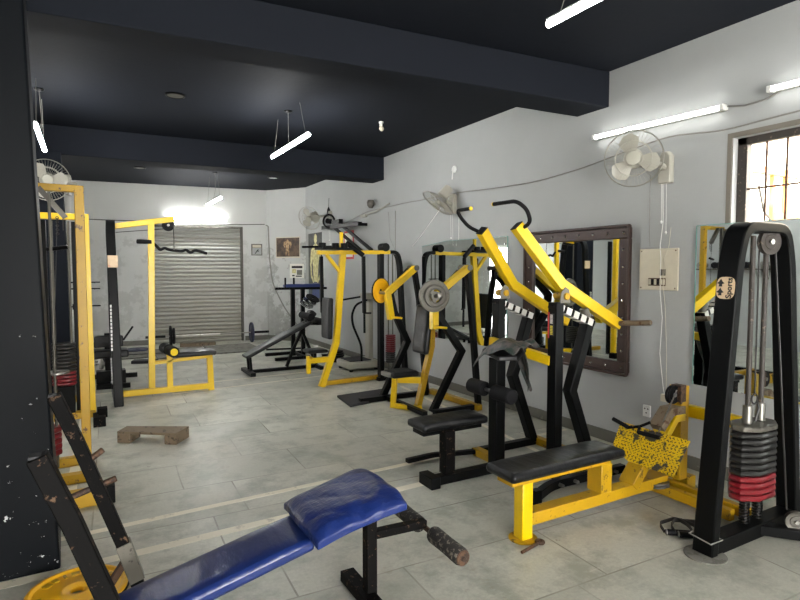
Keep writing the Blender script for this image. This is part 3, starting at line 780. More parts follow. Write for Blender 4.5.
def wheel(name, par, c, axis, R, th, mat='rubber'):
    mb = MB(); a = V(axis).normalized()
    mb.lathe(V(c)-a*th/2, a, [(0,R*.3),(0,R*.55),(.004,R*.6),(.004,R*.85),(0,R),(th*.3,R),(th*.5,R*.9),(th*.7,R),(th,R),(th-.004,R*.85),(th-.004,R*.6),(th,R*.55),(th,R*.3)], 28)
    o = build(name, mb, mat, par)
    mb = MB(); mb.cyl(V(c)-a*(th/2+.012), V(c)+a*(th/2+.012), R*.22, 12); build('axle_bolt', mb, 'steel', o)
    return o
def disc_plate(mb, c, axis, R, th, hole=.026, rim=.03):
    mb.lathe(V(c)-V(axis).normalized()*th/2, axis, [(th*.25,hole),(.002,hole+.02),(0.0,hole+.04),(th*.22,hole+.06),(th*.22,R-rim-.012),(0,R-rim),(0,R-.006),(th*.2,R),(th*.8,R),(th,R-.006),(th,R-rim),(th*.78,R-rim-.012),(th*.78,hole+.06),(th,hole+.04),(th-.002,hole+.02),(th*.75,hole)], 40, closed=True)

# ------------------------------------------------------------------ L: seated row / leg press machine (near right)
t = thing('cable_row_machine', 'yellow seated row machine with black bench, tread foot plate and black weight tower', 'gym machine', (3.0, 2.3, 0))
pad('seat', 'leather', t, (2.055, 2.36, .385), (3.0, 2.62, .455), r=.022)
mb = MB(); mb.box((2.10, 2.42, .345), (2.93, 2.56, .385)); build('seat_rail', mb, 'yellow_old', t, .004)
mb = MB(); mb.box((2.18, 2.42, .008), (2.26, 2.50, .35)); build('leg', mb, 'yellow', t, .006)
mb = MB(); mb.box((2.83, 2.41, .16), (2.93, 2.53, .35)); build('leg', mb, 'yellow_old', t, .006)
mb = MB(); mb.lathe((2.22,2.46,0), (0,0,1), [(0,.085),(.008,.085),(.011,.075)], 28); build('foot_disc', mb, 'yellow_old', t)
mb = MB(); mb.box((2.26, 2.42, .085), (3.52, 2.51, .16)); build('floor_beam', mb, 'yellow_old', t, .005)
mb = MB(); mb.bar((3.50,2.66,.055),(3.50,1.96,.055),.05,.07); mb.bar((3.62,2.66,.055),(3.62,1.92,.055),.05,.07); mb.box((3.46,2.62,.02),(3.86,2.68,.09)); build('rail', mb, 'yellow_old', t, .004)
mb = MB(); mb.bar((3.16,2.47,.14),(3.33,2.47,.33),.12,.07,up=(0,0,1)); build('plate_strut', mb, 'yellow_old', t, .005)
mb = MB(); mb.box((3.66,2.43,.09),(3.75,2.53,.77)); mb.box((3.74,2.42,0),(3.84,2.54,.10)); build('rear_post', mb, 'yellow_old', t, .005)
mb = MB(); mb.lathe((3.80,2.48,0), (0,0,1), [(0,.09),(.008,.09),(.011,.08)], 24); build('foot_disc', mb, 'conc', t)
mb = MB(); mb.path([(3.80,2.47,.575),(3.80,1.87,.575)], (1,0,0), .05, .085); build('cross_beam', mb, 'yellow', t, .004)
mb = MB(); mb.path([(3.70,2.47,.60),(3.56,2.47,.60),(3.45,2.47,.495)], (0,1,0), .10, .06); build('pivot_arm', mb, 'dusty', t, .004)
mb = MB(); mb.path([(3.69,2.47,.55),(3.60,2.47,.55),(3.48,2.47,.42)], (0,1,0), .112, .05); build('pivot_arm_gusset', mb, 'yellow', t, .003)
wheel('pulley', t, (3.60,2.46,.715), (0,1,0), .065, .03)
mb = MB(); mb.box((3.64,2.42,.66),(3.70,2.50,.78)); build('pulley_cheek', mb, 'rust', t, .003)
wheel('pulley', t, (3.44,2.46,.10), (0,.15,1), .09, .03, 'grey_metal')
# foot plate: inclined, facing the bench
tl = V((3.42,2.746,.478)); tr = V((3.42,2.203,.478)); brr = V((3.22,2.181,.283)); bl = V((3.22,2.529,.283)); ll = V((3.28,2.698,.342))
pn = (tr-tl).cross(bl-tl).normalized(); pn = pn if pn.x > 0 else -pn
mb = MB(); mb.poly([tl, tr, brr, bl, ll], pn*.008)
ux = (tr-tl).normalized(); uy = pn.cross(ux)
build('foot_plate', mb, 'tread', t, .001, uv=(ux, uy))
# tower
mb = MB(); mb.path(fillet([(2.99,1.82,.0),(3.16,1.82,1.66),(3.22,1.82,1.845),(3.64,1.82,1.845),(3.70,1.82,1.66),(3.88,1.82,0)], .10, 5), (0,1,0), .12, .06); build('tower_frame', mb, 'black', t, .008)
mb = MB(); mb.box((3.02,1.77,.0),(3.86,1.87,.085)); build('tower_base', mb, 'black', t, .005)
mb = MB(); mb.bar((3.49,1.80,.045),(3.655,1.60,.045),.08,.06); build('base_arm', mb, 'black', t, .005)
mb = MB(); mb.lathe((2.98,1.81,0),(0,0,1),[(0,.11),(.007,.11),(.01,.10)],28); build('foot_disc', mb, 'conc', t)
mb = MB(); mb.tube([(2.93,1.75,.10),(3.04,1.75,.098),(3.05,1.89,.10),(2.95,1.89,.102),(2.93,1.75,.10)], .004, 5); build('wire_tie', mb, 'wire', t)
wheel('pulley', t, (3.615,1.655,.115), (.75,.65,0), .058, .03, 'grey_metal')
weight_stack(t, 3.46, 1.83, .245, 11, 4, .36, .19, .037, 1.80, rr=.015, rmat='winframe')
mb = MB()
for r in (-.07,.07): coil(mb, 3.46+r, 1.83, .05, .24, .024, .006, 11)
build('spring', mb, 'black', t)
mb = MB(); mb.poly([(3.46+a,1.83+b,.655) for a,b in ((-.17,-.035),(-.08,-.095),(.08,-.095),(.17,-.035),(.17,.035),(.08,.095),(-.08,.095),(-.17,.035))],(0,0,.034)); build('top_plate', mb, 'grey_metal', t, .008)
for r in (-.07,.07): mb = MB(); mb.cyl((3.46+r,1.83,.69),(3.46+r,1.83,.80),.026,14); build('rod_bushing', mb, 'steel', t)
wheel('pulley', t, (3.50,1.80,1.765), (.25,1,0), .075, .03, 'winframe')
mb = MB(); mb.tube([(3.455,1.83,1.78),(3.46,1.83,.86)], .005, 6); mb.ring((3.46,1.83,.83),(0,1,0),.03,.005,16,5); mb.tube([(3.44,1.81,.70),(3.455,1.80,.78),(3.47,1.82,.82)], .006, 5)
mb.tube([(3.55,1.79,1.74),(3.60,1.70,.17)], .005, 6); build('cable', mb, 'cable', t)
mb = MB(); mb.tube([(3.575,2.41,.76),(3.42,2.44,.46)], .005, 6); build('row_cable', mb, 'steel', t)
# sticker on the tower: spade shapes and the word Sports
st = MB()
def tw(yy, zz, o=0): # point on the -X face of the left leg
    x = 2.99+(3.16-2.99)*(zz/1.66)-.0315-o
    return (x, 1.82+yy, zz)
pts = []
for k in range(20):
    a = 2*PI*k/20; c_, s_ = math.cos(a), math.sin(a)
    pts.append(tw(.052*(abs(c_)**.6)*(1 if c_ > 0 else -1), 1.50+.062*(abs(s_)**.6)*(1 if s_ > 0 else -1), .001))
st.poly(pts, (-.0012,0,0)); stk = build('sticker', st, 'sticker_cream', t)
stk['label'] = 'cream and orange sticker reading Sports'
def text_mesh(s, size, mat, parent, M4, name='lettering', ext=.0006):
    cu = bpy.data.curves.new('txt', 'FONT'); cu.body = s; cu.size = size; cu.extrude = ext; cu.offset = size*.022; cu.align_x = 'CENTER'; cu.align_y = 'CENTER'
    tmp = bpy.data.objects.new('txt', cu); COL.objects.link(tmp)
    dg = bpy.context.evaluated_depsgraph_get(); me = bpy.data.meshes.new_from_object(tmp.evaluated_get(dg))
    bpy.data.objects.remove(tmp); me.transform(M4)
    off = V((0,0,0)); p = parent
    while p is not None: off += p.location; p = p.parent
    me.transform(Matrix.Translation(-off)); me.materials.clear(); me.materials.append(M[mat]); me.name = name
    o = bpy.data.objects.new(name, me); COL.objects.link(o); o.parent = parent; return o
# text runs upward on a face looking to -X : text x -> +z, text y -> +y, normal -> -x
lean = (3.16-2.99)/1.66
R4 = Matrix(((lean, 0, -1, 0), (0, 1, 0, 0), (1, 0, 0, 0), (0, 0, 0, 1)))
c = V(tw(-.022, 1.50, .004)); R4t = Matrix.Translation(c) @ R4
text_mesh('Sports', .044, 'ink', stk, R4t)
mb = MB()
for zz in (1.525, 1.475):
    mb.poly([tw(.028+a, zz+b, .0035) for a, b in ((-.022,0),(-.010,.010),(0,.026),(.010,.010),(.022,0),(.008,-.004),(.010,-.018),(-.010,-.018),(-.008,-.004))], (-.001,0,0))
build('spade_mark', mb, 'ink', stk)
# row handle resting on the foot plate (things)
t = thing('row_handle', 'black V grip row handle resting on the tread foot plate', 'handle', (3.33, 2.45, .40))
for a, b in (((3.36,2.77,.50),(3.37,2.64,.465)), ((3.33,2.53,.465),(3.36,2.38,.46))):
    mb = MB(); mb.cyl(a, b, .015, 12); build('grip', mb, 'rubber', t)
mb = MB(); mb.tube([(3.37,2.64,.465),(3.39,2.56,.49),(3.33,2.53,.465)], .011, 8); mb.tube([(3.39,2.56,.49),(3.42,2.50,.53)], .010, 8); build('yoke', mb, 'black_chip', t)
# pair of cable handles on the floor
t = thing('pull_straps', 'pair of black strap handles lying on the floor by the tower foot', 'handle', (3.10, 2.08, 0))
for dx, dy in ((0,0),(.035,-.055)):
    mb = MB(); a = V((3.0+dx, 2.07+dy, .02)); b = V((3.12+dx, 1.98+dy, .02)); mb.cyl(a, b, .018, 14); build('grip', mb, 'rubber', t)
mb = MB()
for dx, dy, k in ((0,0,1),(.035,-.055,1.15)):
    a = V((2.995+dx, 2.075+dy, .022)); b = V((3.125+dx, 1.975+dy, .022))
    mb.path(fillet([a, a+V((.03,.06,.02)), V((3.20,2.14,.035)), b+V((.05,.06,.01)), b], .06, 5), (0,0,1), .022, .005)
mb.path([(3.17,2.13,.03),(3.30,2.06,.02),(3.36,1.98,.02)], (0,0,1), .022, .006)
build('strap', mb, 'cable', t)
for p in ((3.0,2.07),(3.12,1.98),(3.035,2.015),(3.155,1.925)):
    mb = MB(); mb.cyl((p[0],p[1],.02),(p[0]+.006,p[1]-.005,.02),.02,12); build('end_ring', mb, 'steel', t)
# pulley pin lying near the bench foot
mb = MB(); mb.tube([(2.09,2.325,.009),(2.24,2.355,.010)], .009, 8); mb.ring((2.262,2.362,.012),(0,0,1),.022,.009,16,6)
tag(build('selector_pin', mb, 'rust'), 'small rusty pin on the floor beside the yellow bench foot', 'pin')

# ------------------------------------------------------------------ K: plate loaded lever pulldown
t = thing('lever_pulldown_machine', 'lever pulldown machine with two long yellow arms and black zigzag frame', 'gym machine', (3.0, 3.45, 0))
YN, YF = 3.10, 3.80
for Y, dx in ((YN, -.02), (YF, .0)):
    mb = MB(); mb.path([(3.12+dx,Y,.02),(3.12+dx,Y,1.355)], (0,1,0), .09, .08); build('front_post', mb, 'black', t, .006)
    mb = MB(); mb.path([(3.08+dx,Y,1.335),(3.50+dx,Y,1.175)], (0,1,0), .085, .05); build('top_link', mb, 'black_chip', t, .005)
    mb = MB(); mb.path([(3.47+dx,Y,1.21),(3.28+dx,Y,.66),(3.53+dx,Y,.03)], (0,1,0), .085, .075); build('rear_leg', mb, 'black', t, .006)
    mb = MB(); mb.box((2.86+dx if Y == YF else 3.05,Y-.035,0),(3.60+dx,Y+.035,.06)); build('base_runner', mb, 'black', t, .005)
    a0, b0 = V((3.10+dx,Y,1.3275)), V((3.49+dx,Y,1.179))
    for k in range(5):
        mb = MB(); mb.path([a0.lerp(b0, k/5+.035), a0.lerp(b0, k/5+.165)], (0,1,0), .089, .054); build('tape_strip', mb, 'tape', t, .001)
mb = MB(); mb.box((2.86,3.08,0),(2.93,3.82,.065)); build('front_crossbar', mb, 'yellow_old', t, .004)
mb = MB(); mb.box((3.54,3.08,0),(3.61,3.84,.065)); build('rear_crossbar', mb, 'yellow_old', t, .004)
mb = MB(); mb.path([(3.08,YN+.02,.905),(3.02,YF-.02,.985)], (1,0,.0), .05, .075); build('knee_crossbar', mb, 'yellow', t, .004)
mb = MB(); mb.box((2.15,3.38,0),(3.0,3.46,.065)); build('base_beam', mb, 'black', t, .005)
mb = MB(); mb.box((2.13,3.33,0),(2.21,3.51,.085)); build('base_foot', mb, 'black', t, .005)
mb = MB(); mb.box((2.29,3.39,.06),(2.38,3.48,.395)); build('seat_post', mb, 'black_chip', t, .006)
pad('seat', 'leather_old', t, (2.12, 3.42, .395), (2.72, 3.68, .465), r=.02)
mb = MB(); mb.box((2.14,3.46,.36),(2.68,3.62,.395)); build('seat_bracket', mb, 'black', t, .004)
mb = MB(); mb.box((2.79,3.42,.03),(2.885,3.52,.90)); build('knee_column', mb, 'black', t, .006)
mb = MB(); mb.cyl((2.77,3.70,.64),(2.77,3.24,.64),.014,12); build('roller_axle', mb, 'steel', t)
for a, b in ((3.73,3.53),(3.42,3.20)):
    mb = MB(); mb.lathe((2.77,a,.64),(0,-1,0),[(0,.02),(.003,.052),(.012,.06),((a-b)-.012,.06),((a-b)-.003,.052),(a-b,.02)],24); build('knee_roller', mb, 'foam', t)
mb = MB(); mb.hexa([(2.76,3.36,.89),(2.90,3.30,.89),(3.06,3.36,.95),(2.80,3.62,.92),(2.76,3.36,.93),(2.90,3.30,.925),(3.06,3.36,.99),(2.80,3.62,.96)]); build('knee_pad', mb, 'leather', t, .01)
mb = MB(); mb.path(fillet([(2.24,3.88,.035),(2.52,3.90,.035),(2.62,3.86,.035),(2.88,3.80,.035)], .1, 4), (0,0,1), .035, .05); build('floor_hook', mb, 'black', t, .004)
mb = MB(); mb.path(fillet([(2.61,2.79,.045),(2.88,2.90,.05),(3.62,2.88,.05)], .1, 4), (0,0,1), .06, .055); mb.box((3.08,2.9,.02),(3.15,3.08,.08)); mb.box((2.60,2.76,0),(2.66,2.82,.10)); build('side_runner', mb, 'black', t, .004)
mb = MB()
for x in (2.93, 3.08, 3.5): mb.cyl((x,2.83,.05),(x,2.875,.05),.014,8)
build('bolt', mb, 'steel', t)
# lever arms
arms = [('n', [(2.77,3.18,1.925),(3.14,3.10,1.49),(3.80,3.10,1.15)], [(2.80,3.17,1.90),(2.835,3.10,1.945),(2.80,3.10,2.04),(2.70,3.10,2.096),(2.70,3.36,2.10)]),
        ('f', [(2.82,3.66,1.92),(3.27,3.80,1.47),(3.96,3.82,1.11)], [(2.80,3.68,1.915),(2.745,3.74,1.955),(2.67,3.75,2.03),(2.644,3.76,2.085),(2.644,3.58,2.085)])]
for tg, ap, hp in arms:
    mb = MB(); mb.path(ap, (0,1,0), .07, .085); am = build('lever_arm', mb, 'yellow', t, .005)
    mb = MB(); d = (V(ap[0])-V(ap[1])).normalized(); mb.path([V(ap[0])-d*.001, V(ap[0])+d*.006], (0,1,0), .068, .083); build('end_cap', mb, 'ink', am)
    mb = MB(); mb.tube(fillet(hp, .07, 6), .015, 12); h = build('handle', mb, 'rubber', am)
    q = V(hp[-1]); qq = q+(q-V(hp[-2])).normalized()*.012
    mb = MB(); mb.cyl(q, qq, .016, 12); e = build('grip_end', mb, 'yellowcap', am)
    Y = 3.10 if tg == 'n' else 3.80
    mb = MB(); mb.cyl((3.16,Y-.06,1.40),(3.16,Y+.07,1.40),.028,16); build('pivot', mb, 'yellow_old', am)
    mb = MB(); mb.poly([(3.10,Y-.045,1.35),(3.20,Y-.045,1.35),(3.19,Y-.045,1.45),(3.15,Y-.045,1.47),(3.11,Y-.045,1.43)], (0,.008,0)); build('pivot_lug', mb, 'platesteel', am)
mb = MB(); mb.cyl((3.44,3.10,1.20),(3.40,3.10,1.30),.035,16); build('stop_bumper', mb, 'grey_metal', t)
mb = MB(); mb.cyl((3.77,3.06,1.165),(3.81,2.80,1.19),.022,18); build('weight_peg', mb, 'dusty', t)
mb = MB(); mb.cyl((3.94,3.85,1.12),(3.97,4.07,1.12),.022,18); build('weight_peg', mb, 'rust', t)
# brand sticker stripes on the near front post
mb = MB(); mb.box((3.057,3.075,1.10),(3.0595,3.125,1.27)); stk = build('sticker', mb, 'ink', t); 
mb = MB(); mb.box((3.056,3.125,1.08),(3.0585,3.140,1.28)); build('sticker_edge', mb, 'redsticker', stk)
mb = MB()
for k in range(7): mb.box((3.0555,3.09,1.195+k*.010),(3.0575,3.115,1.201+k*.010))
build('sticker_mark', mb, 'white', stk)
mb = MB()
for k in range(6): mb.box((3.0555,3.09,1.11+k*.012),(3.0575,3.115,1.117+k*.012))
build('sticker_mark', mb, 'yellowink', stk)
# cloth over the knee pad
mb = MB()
nx, ny = 26, 18
rows = []
for i in range(nx+1):
    row = []
    for j in range(ny+1):
        u = i/nx; v = j/ny            # u: far to near, v: front to back
        y = 3.66-.44*u-.05*v; x = 2.74+.24*v+.04*u
        z = 1.035+.035*u-.020*v
        z += .018*math.sin(11*u+5*v)*(.4+.6*v) + .012*math.sin(19*v-4*u)
        fr = max(0, .35-v)/.35
        z -= fr*(.13-.07*u) ; x -= fr*.01
        le = max(0, .3-u)/.3; z -= le*.11*(1-.5*v)
        re = max(0, u-.82)/.18; z -= re*.05
        row.append(V((x, y, z)))
    rows.append(row)
vs = [[mb._v(p) for p in r] for r in rows]
for i in range(nx):
    for j in range(ny): mb.bm.faces.new((vs[i][j],vs[i+1][j],vs[i+1][j+1],vs[i][j+1]))
# tail hanging behind the pad
tl2 = []
for i in range(9):
    k = i/8; row = []
    for j in range(7):
        v = j/6; wdt = (.07+.05*math.sin(PI*k))*(1-k**3*.85)
        row.append(mb._v((3.0+.03*math.sin(5*v)+.02*k, 3.385-.10*k+(v-.5)*-wdt*1.5, 1.0-.35*k+.02*math.sin(7*v+4*k))))
    tl2.append(row)
for i in range(8):
    for j in range(6): mb.bm.faces.new((tl2[i][j],tl2[i+1][j],tl2[i+1][j+1],tl2[i][j+1]))
o = build('cloth', mb, 'camo', None, fix=True); sm = o.modifiers.new('s','SOLIDIFY'); sm.thickness = .006; o.modifiers.new('u','SUBSURF').render_levels = 1
tag(o, 'grey green patterned cloth draped over the knee pad of the lever machine', 'cloth')
# tail of the cloth hanging
mb = MB(); 
# ------------------------------------------------------------------ H: plate loaded press
t = thing('shoulder_press_machine', 'plate loaded press with yellow elbow arms and black padded seat', 'gym machine', (3.3, 5.5, 0))
FR = {'f': dict(Y=5.95, top=(3.55,1.625), el=(3.155,1.32), lo=(3.20,1.0), z=[(3.52,1.60),(3.24,1.32),(3.30,1.08),(3.49,.70),(3.13,.02)], rear=[(3.55,1.60),(3.62,1.22),(3.73,.03)]),
      'n': dict(Y=5.05, top=(3.70,1.625), el=(3.255,1.32), lo=(3.24,.96), z=[(3.66,1.58),(3.34,1.29),(3.36,1.10),(3.68,.68),(3.29,.02)], rear=[(3.71,1.60),(3.76,1.2),(3.875,.03)])}
for k, D in FR.items():
    Y = D['Y']
    e = V((D['el'][0], Y, D['el'][1])); tp = V((D['top'][0], Y, D['top'][1])); lo = V((D['lo'][0], Y-.02, D['lo'][1]))
    mb = MB(); mb.path([tp, e, lo], (0,1,0), .075, .075); am = build('press_arm', mb, 'yellow', t, .005)
    mb = MB(); mb.cyl(lo+V((-.02,.0,.03)), lo+V((.06,-.16,.025)), .013, 10); build('handle', mb, 'yellow', am)
    mb = MB(); mb.path([(x, Y+.09, z) for x, z in D['z']], (0,1,0), .07, .075); build('front_leg', mb, 'black', t, .006)
    mb = MB(); mb.path([(x, Y+.02, z) for x, z in D['rear']], (0,1,0), .065, .06); build('rear_leg', mb, 'black', t, .006)
    mb = MB(); mb.cyl(tp+V((.0,-.05,.0)), tp+V((.0,.15,0)), .035, 14); build('pivot', mb, 'grey_metal', t)
    xb = D['z'][-1][0]; xr = D['rear'][-1][0]
    mb = MB(); mb.path([(xb-.34 if k=='f' else xb-.02, Y+.02, .035),(xr+.02, Y+.02, .035)], (0,1,0), .07, .06); build('base_runner', mb, 'black', t, .005)
    sgn = -1 if k == 'n' else 1
    mb = MB(); mb.cyl(e+V((-.02,.02*-sgn,0)), e+V((-.07,.20*sgn,.01)), .02, 14); build('weight_peg', mb, 'steel', t)
mb = MB(); mb.path([(3.82,6.0,.04),(3.83,4.98,.04)], (1,0,0), .07, .065); build('rear_crossbar', mb, 'yellow_old', t, .004)
mb = MB(); mb.path([(3.07,5.60,.37),(3.045,5.60,.03),(3.20,5.36,.03)], (.8,.5,0), .05, .055); mb.path([(3.08,5.55,.335),(3.30,5.40,.335)], (0,0,1), .07, .05)
mb.path([(3.16,5.35,.02),(3.27,5.35,.03)], (0,1,0),.06,.05)
build('seat_frame', mb, 'yellow', t, .004)
mb = MB(); mb.path([(3.255,5.40,.02),(3.44,5.40,.72),(3.46,5.42,1.2)], (0,1,0), .075, .06); build('back_post', mb, 'yellow_old', t, .004)
mb = MB(); mb.path([(3.16,5.07,.035),(3.16,5.95,.035)], (1,0,0), .06, .05); build('front_crossbar', mb, 'black', t, .004)
pad('seat', 'leather', t, (2.93, 5.38, .385), (3.27, 5.66, .455), r=.02)
mb = MB(); mb.cbox((2.92,5.53,.42),(.05,.18,.05)); build('seat_end', mb, 'steel', t, .01)
X = frameX((3.33,5.42,.64),(.12,0,1),(-1,0,0))
mb = pad('backrest', 'leather', t, (0,-.15,0), (.56,.15,.07), X=X, r=.025)
def star_plate(c, ax, R, th, mat, label, spokes=3):
    t = thing('weight_plate', label, 'weight plate', c, 'weight plates on the press')
    mb = MB(); a = V(ax).normalized(); u = a.orthogonal().normalized(); w = a.cross(u)
    mb.lathe(V(c)-a*th/2, a, [(.004,R*.55),(0,R*.62),(.006,R*.66),(.006,R*.86),(0,R*.9),(0,R-.004),(th*.3,R),(th*.7,R),(th,R-.004),(th,R*.9),(th-.006,R*.86),(th-.006,R*.66),(th,R*.62),(th-.004,R*.55)], 40, closed=True)
    for k in range(spokes):
        an = 2*PI*k/spokes+.5; dv = u*math.cos(an)+w*math.sin(an); mb.bar(V(c)+dv*.03, V(c)+dv*R*.60, .045, th*.8, up=a)
    mb.lathe(V(c)-a*th/2, a, [(0,.026),(0,.05),(th,.05),(th,.026)], 20, closed=True)
    build('disc', mb, mat, t)
    return t
e = V((3.19,4.97,1.325)); axn = V((-.22,-.97,.03)).normalized()
star_plate(e+axn*.03, axn, .172, .035, 'platesteel', 'big grey weight plate on the nearer arm of the press')
star_plate(e+axn*.068, axn, .125, .03, 'grey_metal', 'smaller spoked grey plate stacked outermost on the nearer press arm')
axn = V((-.34,.93,.02)).normalized(); cpl = V((3.13,6.07,1.345))
t2 = thing('weight_plate', 'yellow weight plate on the farther arm of the press', 'weight plate', cpl, 'weight plates on the press')
mb = MB(); disc_plate(mb, cpl, axn, .15, .03); build('disc', mb, 'yplate', t2)
mb = MB(); mb.ring(cpl, axn, .152, .010, 40, 6); build('rim', mb, 'black', t2)
# mats on the floor beside it
mb = MB(); mb.poly([(2.62,5.86,0),(3.14,6.0,0),(3.42,6.48,0),(2.68,6.40,0)], (0,0,.03)); o = build('floor_mat', mb, 'mat', None, .006); tag(o, 'thick black rubber mat on the floor left of the press', 'mat')

# ------------------------------------------------------------------ G: pec / chest station with red stack
t = thing('chest_press_station', 'tall yellow chest station with black arms and red weight stack', 'gym machine', (3.0, 7.1, 0))
YG = 7.1
mb = MB(); mb.path([(2.70,YG,1.835),(3.80,YG,1.855)], (0,1,0), .075, .055); build('top_bar', mb, 'yellow', t, .004)
mb = MB(); mb.path([(3.07,YG,1.82),(2.965,YG,.60),(2.745,YG,.0)], (0,1,0), .07, .085); build('main_post', mb, 'yellow', t, .005)
mb = MB(); mb.path([(2.83,YG,1.81),(3.03,YG,1.57)], (0,1,0), .05, .045); build('brace', mb, 'yellow', t, .003)
mb = MB(); mb.path([(2.78,YG,.045),(3.86,YG+.08,.045)], (0,1,0), .07, .06); build('base_bar', mb, 'yellow_old', t, .004)
mb = MB(); mb.path([(2.56,YG,.20),(2.56,YG,.44)], (0,1,0), .06, .05); mb.path([(2.56,YG,.375),(2.88,YG,.375)], (0,1,0), .06, .075); build('seat_bracket', mb, 'yellow', t, .004)
mb = MB(); mb.lathe((2.58,YG-.04,.42),(0,-1,0),[(0,.02),(.02,.02)],12); build('bracket_knob', mb, 'yellow_old', t)
mb = MB(); mb.box((2.63,YG-.02,.40),(2.67,YG+.02,.49)); build('seat_post', mb, 'black', t)
pad('seat', 'leather', t, (2.52, YG-.13, .485), (2.80, YG+.13, .535), r=.015)
X = frameX((2.86,YG,.66),(.03,0,1),(-1,0,0)); pad('backrest', 'leather', t, (0,-.14,-.0), (.56,.14,.075), X=X, r=.02)
for x, y, zl in ((2.84,YG+.22,.75),(3.33,YG-.12,.72)):
    mb = MB(); mb.path([(x,y,1.79),(x+.01,y,1.0)], (0,1,0), .045, .045); a_ = build('press_arm', mb, 'black', t, .004)
    mb = MB(); mb.cyl((x+.01,y,1.02),(x+.012,y,zl),.016,10); mb.cyl((x+.01,y,1.0),(x+.09,y-.06,1.0),.012,8); build('handle', mb, 'rubber', a_)
mb = MB(); mb.cyl((3.10,YG-.05,1.98),(3.33,YG-.12,1.80),.035,12); build('cam_arm', mb, 'black', t)
mb = MB(); mb.box((2.72,YG-.16,1.875),(3.18,YG+.16,1.905)); mb.cyl((2.52,YG+.10,1.91),(3.1,YG+.10,1.93),.014,8)
for x in (2.74,2.93,3.06): mb.cyl((x,YG-.08,1.9),(x,YG-.08,1.965),.05,14)
build('cam_plate', mb, 'black', t, .002)
mb = MB(); mb.path([(3.05,YG,1.85),(3.05,YG,2.12)], (0,1,0), .04,.04); build('upright_stub', mb, 'yellow', t)
mb = MB(); mb.path([(3.66,YG,.02),(3.66,YG,1.83)], (0,1,0), .10, .065); build('stack_post', mb, 'black', t, .005)
mb = MB(); mb.path(fillet([(3.72,YG+.02,1.86),(3.93,YG+.02,1.86),(3.98,YG+.02,1.70),(4.08,YG+.02,.03)], .08, 4), (0,1,0), .11, .05); build('stack_arch', mb, 'black', t, .005)
mb = MB(); mb.box((3.60,YG-.05,0),(4.10,YG+.09,.05)); build('stack_base', mb, 'black', t, .004)
mb = MB(); mb.cyl((3.72,YG-.06,1.925),(3.72,YG+.10,1.925),.06,16); build('top_pulley', mb, 'black', t)
weight_stack(t, 3.82, YG, .25, 13, 8, .145, .13, .0315, 1.83, redtop=True, rods=(-.035,.035), rr=.009)
# ------------------------------------------------------------------ I: vibration platform
t = thing('vibration_platform', 'grey vibration exercise platform with curved handlebar and tall column', 'exercise machine', (3.8, 8.1, 0))
mb = MB(); mb.box((3.50,7.86,.035),(4.05,8.40,.155)); build('platform', mb, 'machine_grey', t, .03)
mb = MB(); mb.box((3.55,7.93,.155),(3.92,8.34,.168)); build('tread_mat', mb, 'mat', t, .004)
mb = MB(); mb.box((3.94,8.06,.15),(4.02,8.22,1.14)); build('column', mb, 'machine_grey', t, .015)
mb = MB(); mb.box((3.86,8.0,1.13),(4.04,8.28,1.23)); build('console', mb, 'machine_grey', t, .02)
mb = MB(); mb.tube(fillet([(3.74,7.92,.15),(3.74,7.92,.40),(3.60,7.95,.74),(3.60,7.98,.90),(3.70,8.05,1.05),(3.96,8.14,1.12)], .10, 5), .018, 10); mb.tube([(3.46,8.3,1.10),(3.98,8.2,1.18)], .014, 8); build('handlebar', mb, 'black', t)
mb = MB()
for x, y in ((3.56,7.92),(3.99,7.92),(3.56,8.34),(3.99,8.34)): mb.cyl((x,y,0),(x,y,.04),.03,12)
build('foot', mb, 'rubber', t)
# little plate stand behind
t = thing('plate_pin', 'small stack of black plates on an upright rod by the wall', 'weight plates', (3.75, 9.0, 0))
mb = MB(); mb.cyl((3.75,9.0,0),(3.75,9.0,.58),.012,10); build('rod', mb, 'steel', t)
for i in range(3): mb = MB(); disc_plate(mb, (3.75,9.0,.10+i*.036), (0,0,1), .15-.01*i, .034, .02); build('plate', mb, 'rubber', t)
mb = MB(); mb.lathe((3.75,9.0,0),(0,0,1),[(0,.16),(.06,.15),(.08,.10)],20); build('base', mb, 'rubber', t)

# ------------------------------------------------------------------ E: dip / knee raise tower
t = thing('dip_tower', 'black dip tower with blue arm pads in front of the corner wall', 'gym machine', (3.3, 9.8, 0))
for x, y in ((3.26,9.85),(3.45,9.85)):
    mb = MB(); mb.path([(x,y,.02),(x,y,1.27)], (0,1,0), .07, .07); build('post', mb, 'black', t, .005)
mb = MB(); mb.path([(2.93,9.85,1.262),(3.90,9.80,1.262)], (0,1,0), .07, .045); build('arm_bar', mb, 'black', t, .004)
for a, b in ((3.10,3.45),(3.42,3.84)):
    pad('arm_pad', 'bluecloth', t, (a, 9.75, 1.285), (b, 9.93, 1.345), r=.012)
for x in (3.10, 3.26): mb = MB(); mb.cyl((x,9.78,1.27),(x,9.78,1.46),.016,10); build('grip', mb, 'rubber', t)
for y in (10.15, 9.52): mb = MB(); mb.path([(2.82,y,.03),(3.95,y,.03)], (0,1,0), .07, .055); build('base_runner', mb, 'black', t, .004)
mb = MB(); mb.path([(3.36,9.45,.035),(3.36,10.2,.035)], (1,0,0), .06, .05); build('base_crossbar', mb, 'black', t, .004)
